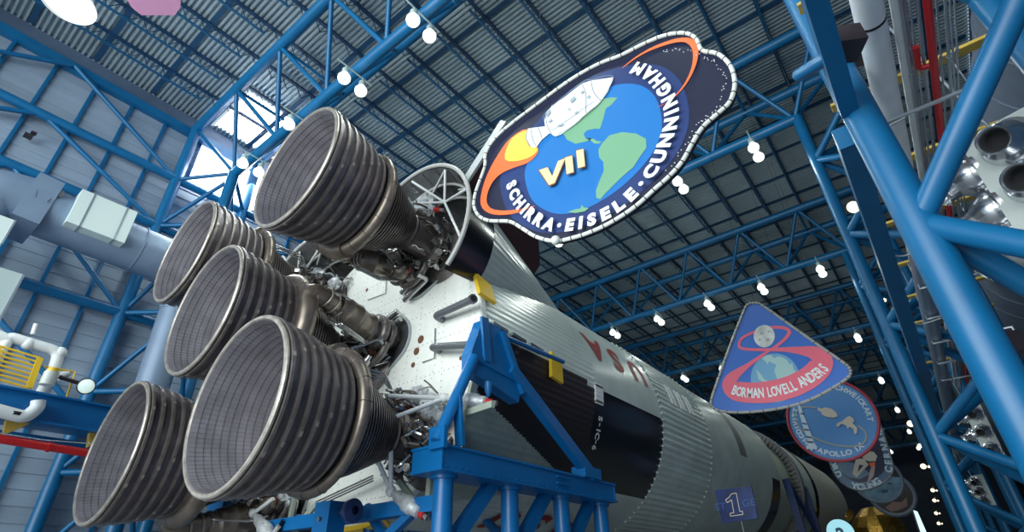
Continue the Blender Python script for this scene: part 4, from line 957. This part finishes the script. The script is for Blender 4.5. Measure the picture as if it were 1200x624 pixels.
A.poly('white_spacecraft', [(168, 292), (182, 290), (216, 286), (228, 305), (205, 325), (190, 345), (176, 345), (165, 330), (162, 310)], pwhite, 'spacecraft nozzle')
for pts in (((216, 250), (222, 285), (236, 312)), ((318, 166), (330, 195), (330, 250)), ((345, 157), (352, 190), (372, 214)), ((176, 292), (180, 318), (190, 342)), ((196, 290), (204, 308), (208, 322)), ((168, 292), (163, 320), (176, 345)), ((235, 300), (290, 262), (355, 215)), ((213, 270), (222, 245), (318, 166), (345, 157), (408, 148), (372, 216), (300, 280), (245, 315))):
    A.stroke('spacecraft_line', pts, .022, pline)
for q in ((226, 250, 14, 16), (232, 272, 12, 8), (295, 212, 18, 14), (322, 192, 10, 9), (285, 240, 8, 6), (340, 205, 8, 10), (262, 285, 20, 6), (306, 250, 12, 5)):
    a, b, c, d = q; A.poly('spacecraft_panel', [(a - c / 2, b + d / 4), (a + c / 3, b - d / 1.5), (a + c / 2, b - d / 8), (a - c / 4, b + d / 1.2)], mat('patch panel grey', (.30, .36, .42), .5))
for P_ in ([(203, 413), (227, 405), (240, 430), (256, 388), (276, 380), (247, 449), (231, 455)], [(276, 379), (296, 373), (301, 419), (281, 425)], [(308, 360), (328, 355), (333, 403), (313, 409)]):
    A.poly('numeral_outline', [(sum(p[0] for p in P_) / len(P_) + (x - sum(p[0] for p in P_) / len(P_)) * 1.12, sum(p[1] for p in P_) / len(P_) + (y - sum(p[1] for p in P_) / len(P_)) * 1.1) for x, y in P_], mat('patch brown outline', (.22, .09, .02), .5))
    A.poly('numeral', P_, cream)
A.text_path('SCHIRRA*EISELE*CUNNINGHAM', [(124, 442), (132, 474), (152, 508), (186, 542), (236, 566), (300, 566), (370, 546), (425, 515), (475, 470), (528, 402), (557, 335), (573, 282), (573, 240), (556, 195), (525, 155), (488, 133), (462, 127)], .35, pwhite, 1.08, bold=.06)
for k in range(70):   # loose rhinestone tips on the right lobe
    pass
m = MB()
rn = random.Random(5)
for k in range(60):
    u = k / 59; p = smooth_pts([(548, 72 + 2), (600, 74), (660, 90), (700, 115), (722, 165), (700, 235), (655, 275), (618, 330), (560, 412)], False, 8); q = p[int(u * (len(p) - 1))]
    m.sphere(A.P((q[0] + rn.uniform(-5, 5), q[1] + rn.uniform(-5, 5)), -.06), .015, 6)
part(t, 'light_dots', m, pwhite, 'tiny white lamp dots near the rim', kind='stuff')
part(t, 'bottom_bulb', MB().sphere(W(654, 284, Y1) + Vector((0, -.1, 0)), .12, 14), tubew)
hang(t, [(640, 120), (760, 62), (830, 70)], Y1)
# --- patch two, rounded triangle
Y2 = CAM.y + 22
f2 = lambda x, y: (x / 5.2 + 840, y / 5.2 + 370)
t = thing('mission_patch', 'blue rounded-triangle hanging patch with moon and pink figure eight', 'sign', W(915, 480, Y2), 'mission patches')
tri = [(881, 356), (889, 356), (896, 360), (920, 377), (955, 402), (985, 423), (994, 430), (997, 437), (993, 444), (975, 456), (950, 469), (925, 477), (895, 482), (865, 484), (843, 482), (835, 477), (834, 469), (843, 442), (857, 403), (870, 370), (875, 359)]
board(t, smooth_pts(tri, True, 4), Y2, mat('patch royal blue', (.03, .15, .58), .35), tied, .055, tube_m=mat('grey edge tube', (.42, .42, .40), .4))
A = Art(t, Y2, f2)
palb = mat('patch earth blue', (.16, .40, .62), .5); pale = mat('patch pale land', (.40, .62, .62), .5); pink = mat('patch pink band', (.85, .14, .22), .45)
A.poly('blue_earth', [(355 + 148 * cos(a), 382 + 150 * sin(a)) for a in [2 * pi * k / 40 for k in range(40)]], palb)
A.poly('pale_land', [(275, 262), (300, 242), (330, 240), (350, 262), (372, 250), (400, 255), (430, 275), (445, 300), (460, 290), (470, 330), (490, 350), (480, 380), (440, 390), (400, 400), (370, 390), (350, 340), (362, 300), (340, 292), (318, 280), (310, 300), (295, 280)], pale)
A.poly('pale_land', [(240, 330), (262, 350), (290, 390), (330, 410), (300, 415), (255, 390)], pale)
lo = [(300, 228), (190, 305), (105, 370), (83, 420), (120, 460), (220, 472), (330, 464), (450, 435), (560, 380), (625, 320), (638, 268), (590, 228), (500, 214), (400, 208), (300, 210), (200, 208), (150, 200), (136, 180), (150, 145), (190, 118), (240, 98), (300, 80), (370, 73), (425, 82), (442, 105), (415, 145), (360, 190), (300, 228)]
A.stroke('pink_figure_eight', lo, [.10, .18, .42, .66, .8, .82, .84, .84, .82, .80, .72, .52, .30, .17, .13, .12, .11, .11, .11, .12, .12, .13, .13, .13, .14, .12, .11, .10], pink)
A.poly('moon_disc', [(290 + 64 * cos(a), 127 + 68 * sin(a)) for a in [2 * pi * k / 36 for k in range(36)]], mat('patch moon', (.75, .78, .76), .6, noise=.35, nscale=2))
for q in ((275, 110, 12), (310, 150, 14), (262, 150, 9), (318, 100, 8)): A.poly('moon_mare', [(q[0] + q[2] * cos(a), q[1] + q[2] * .8 * sin(a)) for a in [2 * pi * k / 14 for k in range(14)]], mat('patch moon grey', (.40, .43, .42), .6))
A.text_path('BORMAN LOVELL ANDERS', [(96, 452), (150, 468), (220, 474), (290, 472), (360, 462), (440, 442), (500, 416), (570, 380), (620, 348), (662, 308)], .40, pwhite, .56, bold=.035)
hang(t, [(884, 356), (985, 424)], Y2)
# --- patch three, disc
Y3 = CAM.y + 31
f3 = lambda x, y: (x / 5.67 + 920, y / 5.67 + 440)
C3 = W(974, 492, Y3); R3 = (W(1027, 492, Y3) - W(921, 492, Y3)).length / 2
t = thing('mission_patch', 'round blue hanging patch with red rim and APOLLO IX lettering', 'sign', C3 - Vector((0, 0, R3)), 'mission patches')
def circ(c, r, n=48, a0=0): return [c + Vector((r * cos(a0 + 2 * pi * k / n), 0, r * sin(a0 + 2 * pi * k / n))) for k in range(n)]
def disc_board(t, c, r, m, rim, rr, thick=.14):
    part(t, 'board', MB().prism(circ(c, r), (0, thick, 0)), m, smooth=0); part(t, 'rim', MB().tube([p + Vector((0, -.02, 0)) for p in circ(c, r)], rr, 8, closed=True), rim)
disc_board(t, C3, R3, mat('patch nine blue', (.07, .24, .55), .4), mat('patch red rim', (.42, .05, .08), .45), .07)
class World(Art):
    def P(s, p, dy): return s.c + Vector((p[0], dy, p[1]))
def arc(r, a0, a1, n=10): return [(r * cos(radians(a0 + (a1 - a0) * k / n)), r * sin(radians(a0 + (a1 - a0) * k / n))) for k in range(n + 1)]
A = World(t, Y3); A.c = C3; pt = mat('patch pale lettering', (.55, .68, .78), .5)
A.stroke('inner_ring', arc(R3 * .97, 0, 359, 40), R3 * .03, mat('patch navy ring', (.02, .045, .19)))
A.text_path('McDIVITT', arc(R3 * .83, 216, 148), R3 * .125, pt, 1.1)
A.text_path('SCOTT', arc(R3 * .83, 128, 96), R3 * .125, pt, 1.1)
A.text_path('SCHWEICKART', arc(R3 * .83, 74, -14, 14), R3 * .125, pt, 1.0)
A.text_path('APOLLO IX', arc(R3 * .83, 232, 304), R3 * .13, pt, 1.1)
B = Art(t, Y3, f3); B.k = 8
B.stroke('orbit_line', [(205, 218), (140, 212), (95, 225), (68, 270), (80, 320), (120, 370), (180, 410), (260, 445), (360, 470), (450, 475), (510, 460), (540, 420), (530, 375), (485, 335)], .06, mat('patch tan line', (.38, .38, .28), .5))
tan = mat('patch tan craft', (.62, .54, .46), .5)
B.poly('command_craft', [(215, 215), (245, 225), (270, 215), (310, 225), (340, 250), (352, 275), (320, 285), (275, 278), (245, 262), (240, 245), (218, 235)], tan)
B.poly('lander_craft', [(340, 340), (350, 320), (380, 308), (405, 285), (425, 272), (450, 285), (462, 305), (450, 322), (480, 350), (478, 385), (462, 395), (455, 360), (430, 345), (418, 358), (405, 335), (375, 325), (355, 345)], tan)
B.poly('tall_rocket', [(85, 205), (98, 195), (112, 225), (130, 280), (155, 340), (178, 400), (190, 440), (215, 480), (210, 500), (190, 490), (178, 505), (165, 490), (145, 495), (140, 480), (155, 455), (140, 400), (118, 340), (100, 270), (92, 235)], pt)
for a, b in (((104, 255), (128, 262)), ((116, 320), (146, 328)), ((128, 362), (162, 368)), ((142, 410), (180, 418)), ((150, 445), (190, 448))): B.stroke('rocket_mark', [a, b], .07, mat('patch navy ring', (.02, .045, .19)))
hang(t, [(955, 445), (1000, 447)], Y3)
# --- patch four, shield
Y4 = CAM.y + 39
t = thing('mission_patch', 'shield-shaped hanging patch with pink numeral and blue lettered border', 'sign', W(1005, 572, Y4), 'mission patches')
sh4 = [(972, 497), (1000, 490), (1028, 494), (1036, 510), (1043, 532), (1047, 550), (1040, 563), (1024, 572), (1006, 575), (990, 569), (978, 556), (971, 538), (968, 515)]
board(t, smooth_pts(sh4, True, 4), Y4, mat('patch slate border', (.08, .15, .26), .4), tied, .05, tube_m=greyt)
A = Art(t, Y4)
c4 = (1007, 532)
A.poly('dark_field', smooth_pts([(c4[0] + (x - c4[0]) * .78, c4[1] + (y - c4[1]) * .78) for x, y in sh4], True, 4), mat('patch dusk field', (.02, .022, .06), .4))
A.poly('moon_ground', [(980, 545), (985, 541), (1000, 543), (1012, 549), (1020, 556), (1008, 562), (995, 560), (985, 553)], mat('patch moon blue', (.14, .22, .32), .5))
A.poly('numeral', [(1003, 538), (1012, 538), (1018, 545), (1004, 560), (999, 556)], tan); A.poly('numeral_gap', [(1007, 545), (1012, 546), (1005, 554)], mat('patch dusk field', (.02, .022, .06)))
A.poly('lander_craft', [(1010, 533), (1016, 529), (1024, 530), (1028, 535), (1026, 541), (1018, 541), (1012, 539)], tan)
A.poly('orange_flame', [(1018, 543), (1026, 542), (1023, 552)], orange)
A.poly('tail_sweep', [(1020, 550), (1026, 545), (1024, 558), (1016, 568)], mat('patch pink sweep', (.5, .34, .34), .5))
A.text_path('YOUNG', [(998, 569), (1007, 571), (1018, 570), (1031, 563)], .38, pt, 1)
A.text_path('CERNAN', [(1041, 555), (1041, 540), (1035, 518), (1031, 502)], .38, pt, 1)
A.text_path('STAFFORD', [(973, 505), (973, 520), (975, 540), (984, 560)], .38, pt, 1)
# --- patches five and six, discs behind
for i, (px, py, ex, yr, lab) in enumerate(((1027, 562, 1057, 48, 'dim round hanging patch showing pale blue moonscape, fifth along'), (1045, 580, 1072, 58, 'farthest round hanging patch with brownish centre and grey rim'))):
    y = CAM.y + yr; c = W(px, py, y); r = (W(ex, py, y) - c).length
    t = thing('mission_patch', lab, 'sign', c - Vector((0, 0, r)), 'mission patches')
    disc_board(t, c, r, mat('patch far board', (.015, .02, .03), .5) if i == 0 else mat('patch far brown', (.05, .04, .04), .5), mat('patch grey rim', (.18, .22, .30), .4), .16 if i else .1)
    A = World(t, y); A.c = c
    if i == 0:
        A.poly('moonscape', arc(r * .93, 182, 358, 20) + [(r * .4, r * .1), (0, -r * .05), (-r * .5, r * .08)], mat('patch moonscape', (.16, .30, .42), .5, noise=.4, nscale=2))
        for q in ((-.3, -.35, .12), (.15, -.55, .15), (.45, -.25, .1), (-.05, -.25, .08)): A.poly('crater', [(r * (q[0] + q[2] * cos(a)), r * (q[1] + q[2] * .5 * sin(a))) for a in [2 * pi * k / 14 for k in range(14)]], mat('patch crater', (.05, .09, .15), .5))
    else:
        A.poly('brown_emblem', [(r * x, r * z) for x, z in ((-.5, -.6), (-.1, -.35), (.3, -.4), (.6, -.2), (.5, -.6), (.1, -.75), (-.3, -.8))], mat('patch brown emblem', (.32, .2, .17), .5))
    for s in (-.5, .5): part(t, 'hanging_wire', MB().cyl(c + Vector((s * r, .07, r * .8)), (c.x + s * r, c.y + .07, ROOF), .006, 6), hole)
# --- lit signs at the lower right
YS = 22.0
t = thing('stage_sign', 'square blue sign with an outlined glowing numeral 1 beside the rocket', 'sign', W(866, 612, YS))
q = [(838, 575), (880, 570), (888, 608), (846, 614)]
part(t, 'sign_board', MB().prism([W(*p, YS) for p in q], (0, .15, 0)), mat('sign navy', (.02, .05, .22), .35, noise=.5, nscale=1.2), smooth=0)
A = Art(t, YS)
for wd, m in ((.16, mat('sign glow blue', (.08, .16, .45), .5)), (.035, mat('sign outline', (.55, .5, .35), .5, emit=.4))):
    A.stroke('numeral', [(850.5, 586.5), (854, 583.5), (858, 579), (863, 578.4), (864, 585), (867, 600), (870, 600), (870.6, 603.4), (856, 605.5), (855.4, 602.3), (860, 601.4), (857.4, 586.4), (852, 589.3), (850.5, 586.5)][:1] + [(854, 583.5), (858, 579), (863, 578.4)], .001, m)
    mb = MB(); P_ = [(850.5, 586.5), (854.5, 583.5), (857.5, 579.2), (863, 578.4), (867.2, 600), (870.2, 599.6), (870.9, 603.4), (856.3, 605.5), (855.7, 602.2), (860.2, 601.5), (857.5, 586.3), (852.5, 589.7)]
    for a, b in zip(P_, P_[1:] + P_[:1]): mb.beam(W(*a, YS) + Vector((0, -.02 if wd < .1 else -.012, 0)), W(*b, YS) + Vector((0, -.02 if wd < .1 else -.012, 0)), .02 if wd < .1 else .01, wd, (0, 0, 1)) if False else mb.cyl(W(*a, YS) + Vector((0, -.03, 0)), W(*b, YS) + Vector((0, -.03, 0)), wd * .4, 8)
    if wd < .1: part(t, 'numeral_tube', mb, m, 'glowing outlined 1')
mb = MB(); flat_text(mb, 'ST', W(844.5, 594, YS) + Vector((0, -.02, 0)), W(880, 589, YS) - W(842, 594, YS), (0, 0, 1), .3, 1.2); part(t, 'lettering', mb, mat('sign dim letters', (.05, .13, .38), .5), smooth=0); mb = MB(); flat_text(mb, 'GE', W(877.5, 589.5, YS) + Vector((0, -.02, 0)), W(880, 589, YS) - W(842, 594, YS), (0, 0, 1), .3, 1.2)
part(t, 'lettering', mb, mat('sign dim letters', (.05, .13, .38), .5), smooth=0)
part(t, 'post', MB().cyl(W(868, 611, YS) + Vector((0, .1, 0)), (W(868, 611, YS).x, YS + .1, 0), .06, 12), greyt)
YS2 = 34.0; c = W(985, 625, YS2)
t = thing('stage_sign', 'round pale cyan glowing sign with a numeral 2 at the bottom edge', 'sign', (c.x, YS2, 0))
r = .72
part(t, 'sign_disc', MB().prism(circ(c, r), (0, .12, 0)), mat('cyan sign glow', (.35, .72, .82), .4, emit=.6), smooth=0)
mb = MB(); flat_text(mb, '2', c + Vector((0, -.02, -.05)), (1, 0, 0), (0, 0, 1), r * .95, 1, .05); part(t, 'numeral', mb, mat('sign dark numeral', (.04, .14, .2), .5), smooth=0)
part(t, 'post', MB().cyl(c + Vector((0, .06, 0)), (c.x, YS2 + .06, 0), .06, 12), greyt)
a = W(1070, 600, 40); b = W(1085, 630, 40)
t = thing('light_banner', 'narrow bright cyan-white lit banner at the lower right below the patches', 'banner', (b.x, 40, 0))
part(t, 'lit_face', MB().prism([W(1069, 598, 40), W(1075, 600, 40), W(1089, 632, 40), W(1081, 634, 40)], (0, .1, 0)), mat('banner glow', (.55, .85, 1), .4, emit=1.1), smooth=0)
part(t, 'frame', MB().tube([W(1069, 598, 40), W(1081, 634, 40)], .05, 8), greyt)
c = W(1032, 628, 56); t = thing('foil_spacecraft', 'gold foil wrapped spacecraft hanging dimly at the lower right', 'spacecraft', c - Vector((0, 0, 1)))
mb = MB(); mb.lathe([(-1.6, .3), (-1.4, 1.5), (-.4, 2.2), (.6, 2.3), (1.5, 1.6), (2.2, .8), (2.3, .05)], c, (0, 0, 1), 14)
part(t, 'foil_body', mb, foil, smooth=0)
for s in (-1, 1):
    part(t, 'leg', MB().cyl(c + Vector((s * 1.8, 0, -.2)), c + Vector((s * 3.2, 0, -2.6)), .09, 8), foil)
    part(t, 'antenna_dish', MB().lathe([(0, .02), (.1, .35), (.25, .55)], c + Vector((s * 1.6, -.8, 1.6)), (s, -1, .6), 14), foil)
